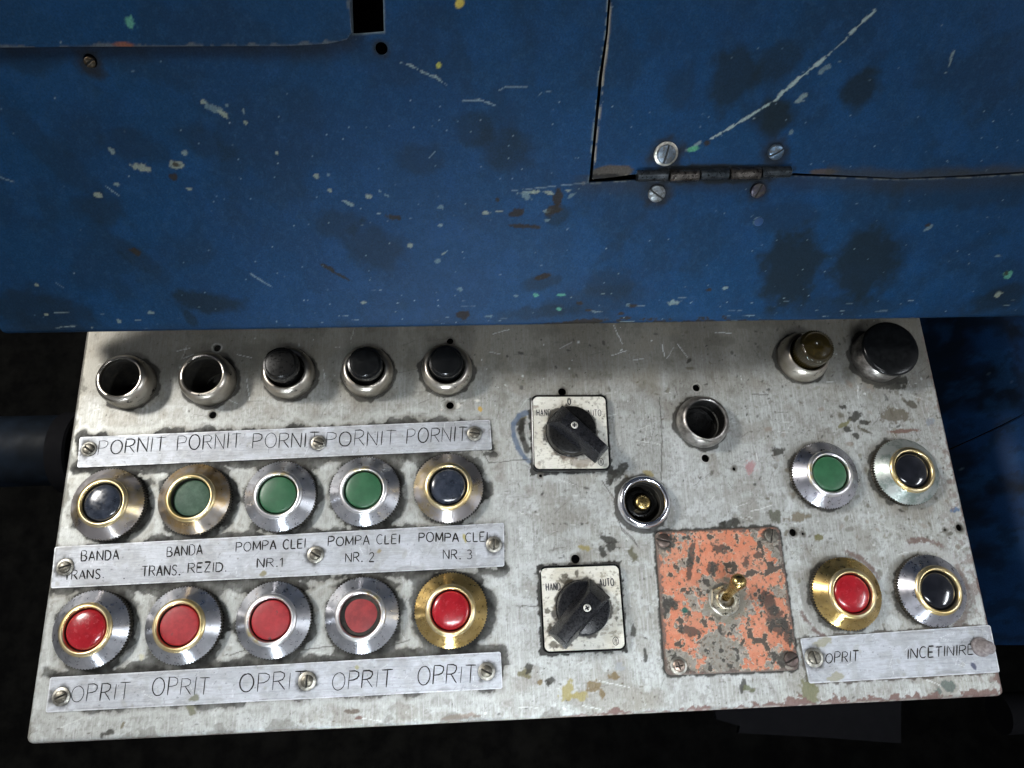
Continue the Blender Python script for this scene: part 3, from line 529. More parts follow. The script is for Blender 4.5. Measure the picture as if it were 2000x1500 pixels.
# ------------------------------------------------------------------ label plates with their engraved writing
def ell(cx, cy, rx, ry, a0=0, a1=360, n=18): return [(cx + rx * math.cos(math.radians(a0 + (a1 - a0) * k / n)), cy + ry * math.sin(math.radians(a0 + (a1 - a0) * k / n))) for k in range(n + 1)]
G = {'P': (.62, [[(0, 0), (.02, 1)], [(0, 1), (.36, 1), (.56, .9), (.58, .72), (.5, .57), (.3, .5), (0, .48)]]),
     'O': (.78, [ell(.38, .5, .36, .5, 95, 455, 26)]), 'R': (.64, [[(0, 0), (.02, 1)], [(0, 1), (.36, 1), (.55, .9), (.57, .73), (.48, .57), (.28, .5), (0, .49)], [(.26, .49), (.62, 0)]]),
     'N': (.66, [[(0, 0), (.0, 1)], [(0, 1), (.6, 0)], [(.6, 0), (.62, 1)]]), 'I': (.14, [[(.05, 0), (.07, 1)]]), 'T': (.62, [[(.3, 0), (.31, 1)], [(0, 1), (.62, 1)]]),
     'B': (.6, [[(0, 0), (0, 1)], [(0, 1), (.34, 1), (.5, .88), (.48, .66), (.32, .54), (0, .53)], [(.3, .54), (.52, .42), (.55, .2), (.42, .03), (0, 0)]]), 'A': (.66, [[(0, 0), (.3, 1)], [(.3, 1), (.62, 0)], [(.1, .34), (.52, .34)]]),
     'D': (.64, [[(0, 0), (0, 1)], [(0, 1), (.3, 1), (.52, .85), (.6, .5), (.52, .15), (.3, 0), (0, 0)]]), 'S': (.56, [[(.52, .84), (.38, .99), (.18, .98), (.05, .82), (.1, .62), (.42, .42), (.5, .22), (.38, .03), (.16, 0), (0, .16)]]),
     '.': (.18, [[(.06, .0), (.1, .04), (.06, .09)]]), 'E': (.52, [[(0, 0), (0, 1)], [(0, 1), (.5, 1)], [(0, .52), (.42, .52)], [(0, 0), (.5, 0)]]), 'Z': (.56, [[(0, 1), (.52, 1)], [(.52, 1), (0, 0)], [(0, 0), (.54, 0)]]),
     'M': (.78, [[(0, 0), (.03, 1)], [(.03, 1), (.38, .15)], [(.38, .15), (.7, 1)], [(.7, 1), (.74, 0)]]), 'C': (.64, [ell(.34, .5, .33, .5, 48, 312, 16)]), 'L': (.5, [[(0, 1), (0, 0)], [(0, 0), (.46, 0)]]),
     '1': (.3, [[(.02, .74), (.22, 1)], [(.22, 1), (.2, 0)]]), '2': (.56, [[(.02, .8), (.14, .97), (.36, 1), (.5, .84), (.44, .6), (.0, 0)], [(0, 0), (.54, 0)]]), '3': (.54, [[(.02, .9), (.2, 1), (.42, .94), (.46, .74), (.34, .56), (.2, .53)], [(.3, .55), (.5, .4), (.5, .16), (.32, 0), (.1, .02), (0, .12)]]),
     'H': (.62, [[(0, 0), (0, 1)], [(.58, 0), (.58, 1)], [(0, .5), (.58, .5)]]), 'U': (.62, [[(0, 1), (0, .25), (.1, .04), (.3, 0), (.48, .04), (.58, .25), (.58, 1)]]), '0': (.5, [ell(.24, .5, .22, .5, 90, 450, 20)]), ' ': (.34, [])}
def ribbon(V, Fc, pts, w, z, taper=.6):
    n = len(pts); b = len(V)
    for i, (x, y) in enumerate(pts):
        x0, y0 = pts[max(i - 1, 0)]; x1, y1 = pts[min(i + 1, n - 1)]; L = math.hypot(x1 - x0, y1 - y0) or 1; nx, ny = -(y1 - y0) / L, (x1 - x0) / L
        ww = w / 2 * (taper if i in (0, n - 1) else 1); V += [(x + nx * ww, y + ny * ww, z), (x - nx * ww, y - ny * ww, z)]
    for i in range(n - 1): Fc.append((b + 2 * i + 1, b + 2 * i + 3, b + 2 * i + 2, b + 2 * i))
def write(V, Fc, text, p0, p1, hpx, zt, w, slant=.12, gap=.17, jit=.028, ghost=0.0, pxmap=True):
    """p0, p1: ends of the base line; hpx: capital height"""
    tot = sum(G[c][0] + gap for c in text) - gap; bx, by = p1[0] - p0[0], p1[1] - p0[1]; L = math.hypot(bx, by); ux, uy = bx / L, by / L; sx = L / tot; x = 0
    for ci, c in enumerate(text):
        gw, strokes = G[c]; dy = random.gauss(0, jit * 1.2); sc = 1 + random.gauss(0, jit)
        for si, st in enumerate(strokes):
            dd = [(0, 0)] + ([(random.gauss(0, .02), random.gauss(0, .02))] if random.random() < ghost else [])
            for gi, (gx0, gy0) in enumerate(dd):
                pts = []
                if len(st) == 2: st2 = [(st[0][0] + (st[1][0] - st[0][0]) * k / 4, st[0][1] + (st[1][1] - st[0][1]) * k / 4) for k in range(5)]
                else: st2 = st
                o1, o2 = random.gauss(0, jit), random.gauss(0, jit)
                for k, (gx, gy) in enumerate(st2):
                    X = (x + gx + gx0 + slant * 0) * sx; Y = (gy * sc + dy * .4 + gy0 + o1 * (gy > .5) + random.gauss(0, .006)) * hpx
                    px = p0[0] + ux * X + slant * Y * (1 if True else 0) + uy * Y * (1 if not pxmap else 0) * 0; py = p0[1] + uy * X + (-Y if pxmap else Y)
                    pts.append(P(px + o2 * sx * .3, py, zt) if pxmap else (px, py))
                ribbon(V, Fc, pts, w * random.uniform(.6, 1.25) * (1.7 if c == '.' else 1) * (.6 if gi else 1), zt + .03 + .012 * ((len(Fc) // 5) % 9))
        x += gw + gap
def al_paint(seed, spots=()):
    def f(p):
        p.seed = seed; p.col[:] = lin(180, 184, 191); p.metal[:] = .3; p.rough[:] = .5; n12, n3 = p.n(16, 4), p.n(2.5, 4)
        p.mix(ss(.42, .62, n12) * .5, lin(154, 157, 162)); p.mix(ss(.52, .7, n3) * .25, lin(206, 210, 216)); p.mix(ss(.5, .66, p.n(6, 4, k=5)) * .3, lin(140, 140, 136)); p.mix(ss(.55, .7, p.n(1.5, 4, 12, .4)) * .3, lin(136, 138, 140))
        x0, x1, y0, y1 = p.X.min(), p.X.max(), p.Y.min(), p.Y.max()
        p.flecks(int((x1 - x0) * .8), x0, x1, y0, y1, .16, .42, [lin(84, 82, 78), lin(110, 108, 104), lin(60, 60, 58)], .7, 3)
        p.flecks(10, x0, x1, y0, y1, .8, 2.0, [lin(140, 138, 120)], .4, 2)
        for _ in range(60): 
            x, y, a = p.rng.uniform(x0, x1), p.rng.uniform(y0, y1), p.rng.uniform(0, 3.1); L = p.rng.uniform(1, 7); p.line([(x, y), (x + L * math.cos(a), y + L * math.sin(a))], .15, lin(*((120, 120, 120) if p.rng.random() < .5 else (225, 228, 232))), .5)
        for x, y, rx, ry, c in spots: p.blob(*P(x, y), rx / 3.1, ry / 3.1, .3, lin(*c), .85, .2, .6, 2.0)
        return p
    return f
def edge_wear(fn, sd, scr=()):
    def f(p):
        fn(p); d = -sd(p.X, p.Y); n = p.n(3, 4, k=9); p.mix(ss(.8, .2, d) * .6 * ss(.3, .5, n), lin(232, 234, 238), .3, .6); t = 1.2 * np.clip(p.n(12, 3, k=8) - .5, 0, 1) * 6; p.mix(ss(t + .8, t, d - .3) * .3 * (d > .5), lin(110, 108, 102))
        for x_, y_, R_ in scr: p.blob(*P(x_, y_, .9), R_ + .9, R_ + .9, 0, lin(52, 50, 46), .85, .25, .35, 3.0)
        return p
    return f
def label_plate(key, label, words, screws, seed, spots=(), w=.6, ghost=.15, th=.9):
    sdp = sd_round([P(x, y, th) for x, y in plates[key]], 1.2); pts = [P(x, y, th) for x, y in plates[key]]
    xs = [q[0] for q in pts]; ys = [q[1] for q in pts]; cx, cy = sum(xs) / 4, sum(ys) / 4
    t = thing('label_plate', label, 'label plate', cx, cy, 0)
    mp = lambda X, Y, Z: (X - cx, Y - cy, Z + th)
    warp = lambda X, Y: .05 * (vn(X, Y, 40, seed, 2) - .5)
    sheet('plate', (min(xs), max(xs), min(ys), max(ys)), .5, sdp, M_plate, mp, edge_wear(al_paint(seed, spots), sdp, [(q[0], q[1], max(q[5] or 0, q[2])) for q in screws]), warp, drop=th - .05, parent=t)
    for tx, a, b, h, sl in words:
        V, Fc = [], []; write(V, Fc, tx, a, b, h, th, w, sl, ghost=ghost)
        mesh_vf('lettering', [(v[0] - cx, v[1] - cy, v[2] + .09) for v in V], Fc, M_ink, t)
    for x, y, R, ang, kind, wsh in screws:
        X, Y = P(x, y, th + 1); screw_head(R, t, X - cx, Y - cy, th, math.radians(ang), kind=kind, washer=wsh)
    return t
label_plate('start', 'long aluminium strip engraved PORNIT five times, above the green and black buttons',
    [('PORNIT', (191, 889), (322, 880), 27, .1), ('PORNIT', (346, 880), (470, 874), 29, .06), ('PORNIT', (493, 876), (622, 873), 28, .06), ('PORNIT', (637, 872), (772, 869), 28, .06), ('PORNIT', (794, 866), (911, 861), 28, .06)],
    [(172.5, 876.5, 3.4, -35, 'slot', 4.7), (621.5, 864.5, 3.4, -20, 'slot', 4.7), (927, 846, 3.4, -8, 'slot', 4.7)], 41, w=.66, ghost=.25)
label_plate('names', 'long aluminium strip reading BANDA TRANS. and POMPA CLEI, between the two button rows',
    [('BANDA', (159, 1096), (233, 1092.6), 19, .04), ('TRANS.', (125, 1132.7), (203, 1129), 18, .04), ('.', (240, 1131), (245, 1131), 18, 0), ('BANDA', (326, 1087), (396, 1083), 19, .04), ('TRANS.', (277, 1126), (352, 1123), 20, .06), ('REZID.', (367, 1119), (443, 1116), 19, .06),
     ('POMPA CLEI', (461, 1077.7), (597, 1070), 18, .04), ('NR.1', (502, 1108.5), (553, 1106.7), 18, .04), ('POMPA CLEI', (640.7, 1066.5), (781, 1061.5), 18, .04), ('NR. 2', (675, 1098), (731, 1096.7), 18, .02), ('POMPA CLEI', (818, 1058.5), (953, 1057.5), 18, 0), ('NR. 3', (866, 1092), (922, 1091.5), 18, 0)],
    [(126, 1107.5, 3.5, 18, 'slot', 5), (616, 1083, 3.4, -30, 'slot', 5), (965, 1063, 3.4, 85, 'slot', 4.8)], 42, ((515, 1121, 8, 5, (130, 124, 90)), (741, 1077, 5, 5, (150, 138, 104)), (907, 1051, 3, 8, (170, 160, 90))), w=.78, ghost=.1)
label_plate('stop', 'long aluminium strip engraved OPRIT five times, below the red buttons along the front edge',
    [('OPRIT', (137, 1371.5), (252, 1365), 33, .12), ('OPRIT', (296, 1359), (408, 1357), 34, .1), ('OPRIT', (467, 1352.5), (598, 1345), 36, .06), ('OPRIT', (648, 1348), (765, 1341), 34, .08), ('OPRIT', (815, 1338), (928, 1333), 35, .06)],
    [(118, 1361, 3.4, 25, 'slot', 5), (599.5, 1330.5, 3.5, 85, 'slot', 5.2), (950.5, 1311.5, 3.4, -25, 'slot', 5)], 43, ((380, 1364, 9, 5, (110, 112, 92)), (697, 1304, 4, 4, (150, 148, 110))), w=.64, ghost=.3)
rp = label_plate('right', 'short aluminium plate reading OPRIT and INCETINIRE at the lower right corner of the console',
    [('OPRIT', (1612, 1295), (1676, 1291.7), 20, .04), ('INCETINIRE', (1772, 1286.7), (1901, 1278), 20, .02)], [(1591, 1284.5, 3.9, 100, 'slot', 5.6)], 44,
    ((1605, 1255, 16, 9, (150, 148, 128)), (1632, 1322, 18, 7, (150, 148, 128)), (1900, 1301, 4, 7, (50, 56, 84)), (1900, 1256, 8, 9, (60, 56, 50))), w=.78, ghost=.05)
# bolt through the right end of that plate
bx, by = P(1921, 1264, 4); st = thing('threaded_bolt', 'stubby grey painted threaded bolt standing at the right end of the INCETINIRE plate', 'bolt', bx, by, .9)
prof = [(5.6, 0), (5.6, 1.8), (5.0, 2.3), (4.6, 2.4)]
for k in range(6): prof += [(4.5 - .15 * k, 2.7 + 1.15 * k), (4.0 - .15 * k, 3.2 + 1.15 * k)]
prof += [(2.9, 9.7), (1.4, 10.1), (1.1, 9.5), (0, 9.4)]
lathe('shank', prof, M_studg, st, 40)

# ------------------------------------------------------------------ push buttons
def push_button(i):
    px, py, mb, mr, mc, sunk, label = buttons[i]; x, y = bpos[i]
    t = thing('push_button', label, 'push button', x, y, 0, rot=random.uniform(0, 6.28), group='push buttons with knurled metal bezels')
    lathe('bezel', [(21.75, 5.0), (21.75, 5.3), (21.3, 5.65), (14.8, 11.4), (14.2, 11.5)], mb, t, teeth=80, depth=.9, rows=(0, 1), ang=16)
    lathe('knurled_rim', [(20.8, 0), (21.0, .5), (21.7, .8), (21.7, 4.98), (19.5, 4.99)], M_grip, t, teeth=80, depth=1.1, rows=(2, 3), ang=30)
    lathe('ring', [(14.9, 11.1), (14.8, 11.9), (14.4, 12.4), (13.2, 13.0), (12.6, 13.1), (12.1, 12.8), (11.75, 12.0), (11.7, 10.5), (11.7, 5.0)], mr, t, 72, ang=60)
    lathe('bore', [(11.65, 11.0), (11.62, 5.2), (0, 5.0)], M_bore, t, 48)
    z = 11.4 - sunk; r = 11.0; dome = 1.9 if mc in (M_red, M_blackgl, M_blackblue) else .9
    pr = [(r, 5.3), (r, z - .5), (r - .3, z)] + [((r - .4) * math.cos(a), z + dome * math.sin(a)) for a in [math.pi / 2 * k / 9 for k in range(1, 10)]] + [(0, z + dome)]
    lathe('cap', pr, mc, t, 64, ang=40)
    if mc is M_red_dirty:
        # grime packed in the groove round the sunken cap
        me = lathe('grime', [(11.6, z + .8), (10.8, z + .75), (9.7, z + .82), (9.3, z + .50)], M_bore, t, 96, wob=.035)
    return t
for i in range(len(buttons)): push_button(i)

def sleeve(parent, m, h, R=16.4, r=12.0, bore=20, bottom=True):
    lathe('sleeve', [(R, 0), (R + .1, h * .45), (R - .3, h - 4), (R - 1.2, h - 1.8), (R - 2.5, h - .5), (r + 1.0, h), (r + .2, h - .3), (r, h - 1.2), (r, -bore)], m, parent, 80, ang=50, wob=.003)
for k, lb in ((0, 'empty nickel sleeve without a button at the left end of the back row'), (1, 'empty yellowish sleeve without a button, second of the back row, between two drilled holes')):
    x, y = sleeve_row[k]; t = thing('empty_button_sleeve', lb, 'button sleeve', x, y, 0, rot=k * 1.3, group='empty round sleeves')
    sleeve(t, M_sleeve, 16); lathe('bore', [(11.95, 13.5), (11.9, -20), (0, -20.5)], M_bore, t, 48)
x, y = cup_pos; t = thing('empty_button_sleeve', 'empty dark steel sleeve right of the upper rotary switch, with a black bottom', 'button sleeve', x, y, 0, group='empty round sleeves')
lathe('sleeve', [(16.0, 0), (16.9, 3), (17.0, 6), (16.4, 9), (15.2, 11.6), (14.0, 12.8), (13.2, 13.0), (12.6, 12.4), (12.5, 11)], M_sleeve_dk, t, 80, ang=50)
lathe('bore', [(12.48, 11.6), (12.4, -8), (10, -8.4), (9.6, -8), (0, -8.2)], M_blackdust, t, 64)
for k, (lb, h, cxy) in enumerate((('tall black plunger button with a pale scratch, left of the three in the back row', 27, P(546.6, 709, 27)), ('black plunger button in a sleeve with a rusty scrape, middle of the three', 24, P(714.6, 707, 24)), ('black plunger button touching a drilled hole, right of the three in the back row', 21.5, P(871, 703, 21.5)))):
    x, y = sleeve_row[2 + k]; t = thing('plunger_button', lb, 'push button', x, y, 0, rot=k * 2.1, group='black plunger buttons in nickel sleeves')
    sleeve(t, M_sleeve, 13.5); lathe('bore', [(11.95, 10), (11.9, 1), (0, .8)], M_bore, t, 48)
    R = 10.8; c_, s_ = math.cos(-t.rotation_euler.z), math.sin(-t.rotation_euler.z); dx, dy = cxy[0] - x, cxy[1] - y; q = 0 if k else 1.0
    lathe('cap', [(9.3, 1), (9.5, h - 9), (10.6, h - 8), (R, h - 3), (R - .2, h - 1.8), (R - 1.3, h - 1.5), (R - 1.5, h - 1.1), (R - 2.2, h - .3), (R - 4, h), (0, h + .2)], M_black if k else M_blackdust, t, 64, cx=(dx * c_ - dy * s_) * .5, cy=(dx * s_ + dy * c_) * .5, ang=30)
# indicator lamp
x, y = lamp_pos; t = thing('indicator_lamp', 'unlit olive brown indicator lamp with ribbed lens in a nickel sleeve, back right', 'indicator lamp', x, y, 0)
lathe('sleeve', [(17.4, 0), (17.4, 2), (16.6, 6), (14.6, 11.5), (13.4, 12.4), (12.6, 12.0), (12.4, 10), (12.4, 1)], M_sleeve, t, 80, ang=50); lathe('bore', [(12.35, 9), (12.3, 1.2), (0, 1)], M_bore, t, 48)
lathe('lens', [(11.2, 2), (11.4, 14), (11.7, 15), (11.7, 23), (11.2, 24.2), (9.6, 25.2), (9.0, 24.6), (7.2, 25.0), (5.0, 25.9), (2.4, 26.2), (1.6, 25.6), (0, 25.4)], M_lens, t, teeth=44, depth=.45, rows=(1, 2, 3, 4), ang=50)
# mushroom button
x, y = mush_pos; t = thing('mushroom_button', 'big flat black mushroom button at the back right corner of the console', 'push button', x, y, 0)
t.scale = (1, 1, .82)
lathe('collar', [(17.8, 0), (18.0, 6), (17.2, 11), (15, 14), (12, 14.5)], M_sleeve_dk, t, 80); lathe('stem', [(9, 1), (9, 19)], M_black, t, 40)
lathe('head', [(10, 18.5), (17.6, 19), (18.7, 20), (19.0, 21.6), (18.6, 23.2), (17.4, 24.0), (12, 24.4), (6, 24.6), (0, 24.6)], M_black, t, 96, ang=50)
# socket with contact pin
x, y = sock_pos; t = thing('lamp_socket', 'open chrome ringed lamp socket with a brass contact pin in its dark bore', 'lamp socket', x, y, 0)
lathe('ring', [(16.2, 0), (16.5, 1), (16.5, 6), (16.0, 8.2), (15.0, 9.2), (14.0, 9.4), (13.1, 9.0), (12.5, 7.8), (12.4, 4)], M_chrome, t, 96, ang=50)
lathe('bore', [(12.35, 7.0), (12.2, -10), (0, -10.2)], M_bore, t, 64)
lathe('insulator', [(9.2, -10), (9.2, -3.4), (8.8, -3), (7.0, -2.8), (6.6, -5), (0, -5)], M_blackdust, t, 48, ang=40)
lathe('contact_pin', [(3.9, -8), (4.9, -2), (4.9, 2.6), (4.6, 3.4), (3.6, 3.9), (0, 4.1)], M_oldbrass, t, 48, ang=50)

# ------------------------------------------------------------------ rotary switches
def rsq(c, r, a0=0):
    return sd_round([(-c, -c), (c, -c), (c, c), (-c, c)], r)
def rotary(pos, rot, label, hang, dirt, lettering, grimy_ring, seed):
    t = thing('rotary_switch', label, 'rotary switch', pos[0], pos[1], 0, rot=rot, group='square rotary switches')
    # frame: rounded square body
    def prism(name, c0, r0, prof, m):
        V = []; Fc = []; n = 0
        for off, z in prof:
            c = c0 + off; r = max(r0 + off, .3); ring = []
            for q, (sx, sy) in enumerate(((1, 1), (-1, 1), (-1, -1), (1, -1))):
                for k in range(7):
                    a = math.radians(90 * q + 15 * k); ring.append(((c - r) * sx + r * math.cos(a), (c - r) * sy + r * math.sin(a), z))
            n = len(ring); V += ring
        for i in range(len(prof) - 1):
            for k in range(n): Fc.append((i * n + k, i * n + (k + 1) % n, (i + 1) * n + (k + 1) % n, (i + 1) * n + k))
        Fc.append(tuple((len(prof) - 1) * n + k for k in range(n))); return mesh_vf(name, V, Fc, m, t, 35)
    prism('frame', 25.2, 4.5, [(0, 0), (0, 4.2), (-.3, 5.0), (-.9, 5.3), (-1.3, 5.0), (-1.5, 4.3)], M_black)
    def fp(p):
        p.seed = seed; p.col[:] = lin(214, 212, 202); p.rough[:] = .42; p.metal[:] = .1; n12, n3 = p.n(9, 5), p.n(2.2, 4); r = np.hypot(p.X, p.Y)
        p.mix(ss(.48, .64, n12) * .5 * dirt, lin(186, 180, 162)); p.mix(ss(.60, .68, n3) * .6 * dirt, lin(120, 114, 98))
        t_ = 16.5 + 7 * np.clip(p.n(6, 4, k=3) - .38, 0, 1); p.mix(ss(t_ + .6, t_ - .6, r) * .9, lin(52, 48, 42), .7)
        p.flecks(110, -23, 23, -23, 23, .2, .8, [lin(90, 86, 76), lin(60, 58, 52)], .8, 3); p.flecks(10, -23, 23, -23, 8, .8, 2.0, [lin(104, 94, 76)], .6 * dirt, 2.5)
        if grimy_ring:
            for q in ((-2, 20.5, 1.2, 2.0), (-10, 18.5, 2.4, 1.6), (-9, 16, 3, 2), (-21, -1, 1.4, 2.2), (-20, -13, 1.8, 4), (20, -7, 1, 1.2), (-12, -21, 4, 1.4), (-19, -20, 2, 2)): p.blob(*q, 0, lin(74, 68, 56), .85, wob=.8, ns=1.6)
        else:
            for q in ((-22, 17, 2, 1), (-12, -14, 1.8, 1), (-21, -20, 1, 1.5), (-4, -17, 5, 2), (6, -20, 9, 3)): p.blob(*q, 0, lin(116, 102, 90), .6, wob=.8, ns=1.6)
        return p
    sheet('face_plate', (-24, 24, -24, 24), .4, rsq(23.75, 3.2), M_plate, flat(4.9), fp, None, .8, parent=t)
    for tx, a, b, h in lettering:
        V, Fc = [], []; write(V, Fc, tx, a, b, h, 4.9, .7, 0, gap=.26, jit=.006, pxmap=False); mesh_vf('lettering', [(a_, b_, c_ + .05) for a_, b_, c_ in V], Fc, M_print, t)
    V, Fc = [], []
    # maker's mark: small oval with a figure in it
    ribbon(V, Fc, ell(18.6, -19.6, 1.7, 2.3, 0, 360, 24), .38, 4.96, 1); ribbon(V, Fc, [(17.9, -20.8), (18.2, -19.0), (18.6, -18.2), (19.0, -19.0), (19.3, -20.8)], .35, 4.97); ribbon(V, Fc, [(18.0, -19.9), (19.2, -19.9)], .35, 4.98); ribbon(V, Fc, ell(18.6, -18.9, .5, .45, 0, 360, 10), .3, 4.99)
    mesh_vf('maker_mark', [(a, b, c + .05) for a, b, c in V], Fc, M_print, t)
    kn = lathe('knob', [(16.2, 4.95), (16.3, 6.0), (15.8, 6.6), (15.6, 12.2), (15.2, 13.0), (14.4, 13.3), (0, 13.4)], M_blackdust if not grimy_ring else M_knob, t, 72, ang=35)
    # grip: sloping bar with a skirt
    bm = bmesh.new(); L0, L1 = -9.5, 24.5
    sec = [(7.6, 13.0), (7.0, 13.2), (4.7, 24.0)]
    rows = [(L0 + 3.0, 1.0, 0), (L1, .92, 0)]
    def ring(xa, f, top):
        return [bm.verts.new(v) for v in ((xa, -8.2 * f, 12.2), (xa, 8.2 * f, 12.2), (xa + top, 4.4 * f, 24.2), (xa + top, -4.4 * f, 24.2))]
    A = ring(-15.2, 1.0, 7.2); Bq = ring(25.0, .86, -2.2)
    for k in range(4): bm.faces.new((A[k], A[(k + 1) % 4], Bq[(k + 1) % 4], Bq[k]))
    bm.faces.new(A[::-1]); bm.faces.new(Bq); bmesh.ops.recalc_face_normals(bm, faces=bm.faces)
    bmesh.ops.bevel(bm, geom=list(bm.edges), offset=.75, segments=3, affect='EDGES', profile=.6)
    bmesh.ops.rotate(bm, verts=bm.verts, cent=(0, 0, 0), matrix=Matrix.Rotation(hang - rot, 3, 'Z')); bmesh.ops.scale(bm, verts=bm.verts, vec=(.001,) * 3)
    me = bpy.data.meshes.new('grip'); bm.to_mesh(me); bm.free(); smooth(me, 45); gr = link('grip', me, M_knob, kn)
    # part of the bar that reaches past the disc goes lower
    sc = screw_head(2.3, kn, 0, 0, 23.0, .5 if grimy_ring else 0, c=(214, 212, 204), dome=.5, kind='cross', thick=1.0, dirt=.2)
    lathe('collar_ring', [(2.9, 23.5), (2.9, 24.25), (2.35, 24.25)], M_black, sc, 32).location = (0, 0, -.023)
    return t
rotary(rot1, math.radians(-1.2), 'upper black and white rotary switch, HAND 0 AUTO, grip pointing down right over dirt', math.radians(-44), .8,
       [('HAND', (-21.5, 11.0), (-12.4, 11.0), 4.2), ('0', (-1.1, 18.6), (1.0, 18.6), 3.9), ('AUTO', (11.5, 10.6), (20.5, 10.6), 4.2)], False, 51)
rotary(rot2, math.radians(.0), 'lower black and white rotary switch, HAND AUTO, grip pointing down left', math.radians(226), 1.0,
       [('HAND', (-21.2, 10.6), (-12.6, 10.6), 4.2), ('AUTO', (11.4, 12.0), (20.2, 12.0), 4.2)], True, 52)

# ------------------------------------------------------------------ orange plate and toggle switch
def op(p):
    p.seed = 61; X, Y = p.X, p.Y; n = p.n(9, 5) * .6 + p.n(2.4, 4) * .4; n2 = p.n(7, 5, k=2); n3 = p.n(2, 4); cx, cy = P(1418, 1172)
    p.col[:] = lin(138, 136, 128); p.rough[:] = .5; p.metal[:] = .15; p.mix(ss(.45, .62, n3) * .6, lin(112, 108, 100)); p.mix(ss(.55, .7, p.n(5, 4, k=5)) * .5, lin(158, 156, 150))
    u = X - orange_q[0][0]; bias = np.zeros_like(X); q = orange_q
    def push(x, y, r, a):
        X0, Y0 = P(x, y); bias[:] += a * np.exp(-((X - X0) ** 2 + (Y - Y0) ** 2) / (r / 3.1) ** 2)
    for a in ((1400, 1075, 60, .16), (1350, 1060, 40, .12), (1470, 1090, 40, .12), (1310, 1130, 34, .12), (1440, 1120, 50, .14), (1330, 1230, 40, .14), (1480, 1240, 44, .16), (1500, 1180, 30, .08), (1360, 1260, 30, .08), (1530, 1200, 20, .08),
              (1418, 1172, 44, -.22), (1420, 1260, 34, -.13), (1300, 1060, 26, -.2), (1326, 1300, 34, -.2), (1520, 1280, 44, -.16), (1320, 1180, 26, -.14), (1380, 1140, 22, -.1), (1510, 1060, 26, -.12), (1290, 1250, 16, -.15), (1400, 1300, 50, -.15)): push(*a)
    f = n + bias; th = .487
    p.mix(ss(th - .045, th - .02, f) * .8, lin(176, 170, 156), .5, 0, .2); p.mix(ss(th - .004, th + .004, f), lin(192, 120, 92), .6, 0, .6); p.mix(ss(th, th + .01, f) * ss(.5, .62, p.n(4, 4, k=7)) * .5, lin(204, 142, 116)); nf = p.n(1.5, 4, k=11); p.mix(ss(.56, .62, nf) * .3, lin(150, 124, 104)); p.mix(ss(.66, .7, nf) * .8, lin(74, 70, 64), .6, 0, -.3); p.mix(ss(.45, .7, p.n(12, 4, k=12)) * .18, lin(158, 138, 120))
    n9 = p.n(4.5, 4, k=9); t = .615; p.mix(ss(t - .03, t - .015, n9) * ss(th, th + .03, f) * .6, lin(178, 168, 150), .5, 0, -.2); p.mix(ss(t + .015, t + .027, n9) * .92, lin(64, 62, 58), .6, 0, -.5)
    for x, y, rx, ry, an in ((1500, 1180, 14, 26, -10), (1515, 1215, 18, 28, -25), (1535, 1235, 10, 22, 0), (1350, 1080, 6, 22, 15), (1345, 1110, 6, 20, 10), (1345, 1232, 20, 8, 15), (1480, 1085, 10, 6, 0), (1455, 1100, 7, 10, 0), (1390, 1112, 10, 12, 0), (1405, 1072, 14, 8, 0), (1300, 1060, 14, 20, 0), (1500, 1045, 18, 12, 0), (1310, 1180, 14, 10, 0), (1535, 1285, 20, 12, 0)):
        p.blob(*P(x, y), rx / 3.1, ry / 3.1, -math.radians(an), lin(66, 64, 60), .85, .15, .7, 2.4, .6, h=-.4)
    p.blob(*P(1336, 1191), 1.9, 1.9, 0, lin(34, 92, 84), .95, .2, .3, 2.0, .25); p.blob(cx, cy, 12.5, 12.0, 0, lin(120, 116, 104), .75, .15, .5, 4.0)
    d = -orange_sd(X, Y); t = .8 + 3.5 * np.clip(p.n(3, 4, k=4) - .45, 0, 1) * 2; p.mix(ss(t + .4, t - .3, d) * .85, lin(104, 92, 86), .5, .3, -.2)
    p.flecks(260, X.min(), X.max(), Y.min(), Y.max(), .2, .6, [lin(80, 74, 66), lin(150, 146, 136), lin(50, 46, 42)], .8, 3); return p
xs = [q[0] for q in orange_q]; ys = [q[1] for q in orange_q]; ocx, ocy = sum(xs) / 4, sum(ys) / 4
ot = thing('switch_plate', 'square metal plate with flaking orange paint carrying the toggle switch', 'switch plate', ocx, ocy, 0)
sheet('plate', (min(xs), max(xs), min(ys), max(ys)), .38, orange_sd, M_orange, lambda X, Y, Z: (X - ocx, Y - ocy, Z + 1.9), op, lambda X, Y: -.7 + np.sqrt(np.clip(.49 - (.7 - np.clip(-orange_sd(X, Y), 0, .7)) ** 2, 0, 1)), 1.3, parent=ot)
for x, y, ang, kind, c, lab in ((1295.6, 1055.5, -15, 'slot', (96, 84, 78), 0), (1507, 1046.5, 75, 'slot', (110, 106, 98), 0), (1326.5, 1300.5, 10, 'cross', (150, 134, 122), 'bright cross head screw'), (1546, 1288, 25, 'slot', (92, 80, 76), 0)):
    X, Y = P(x, y, 3); s_ = screw_head(4.4 if kind == 'slot' else 3.6, ot, X - ocx, Y - ocy, 1.85, math.radians(ang), c=c, kind=kind, dome=1.1, washer=5.0 if kind == 'cross' else 0)
    if lab: s_['label'] = lab
tx, ty = P(1416.5, 1171, 4); tg = thing('toggle_switch', 'brass bat handle toggle switch with hexagon nut, standing in the orange plate', 'toggle switch', tx, ty, 1.9)
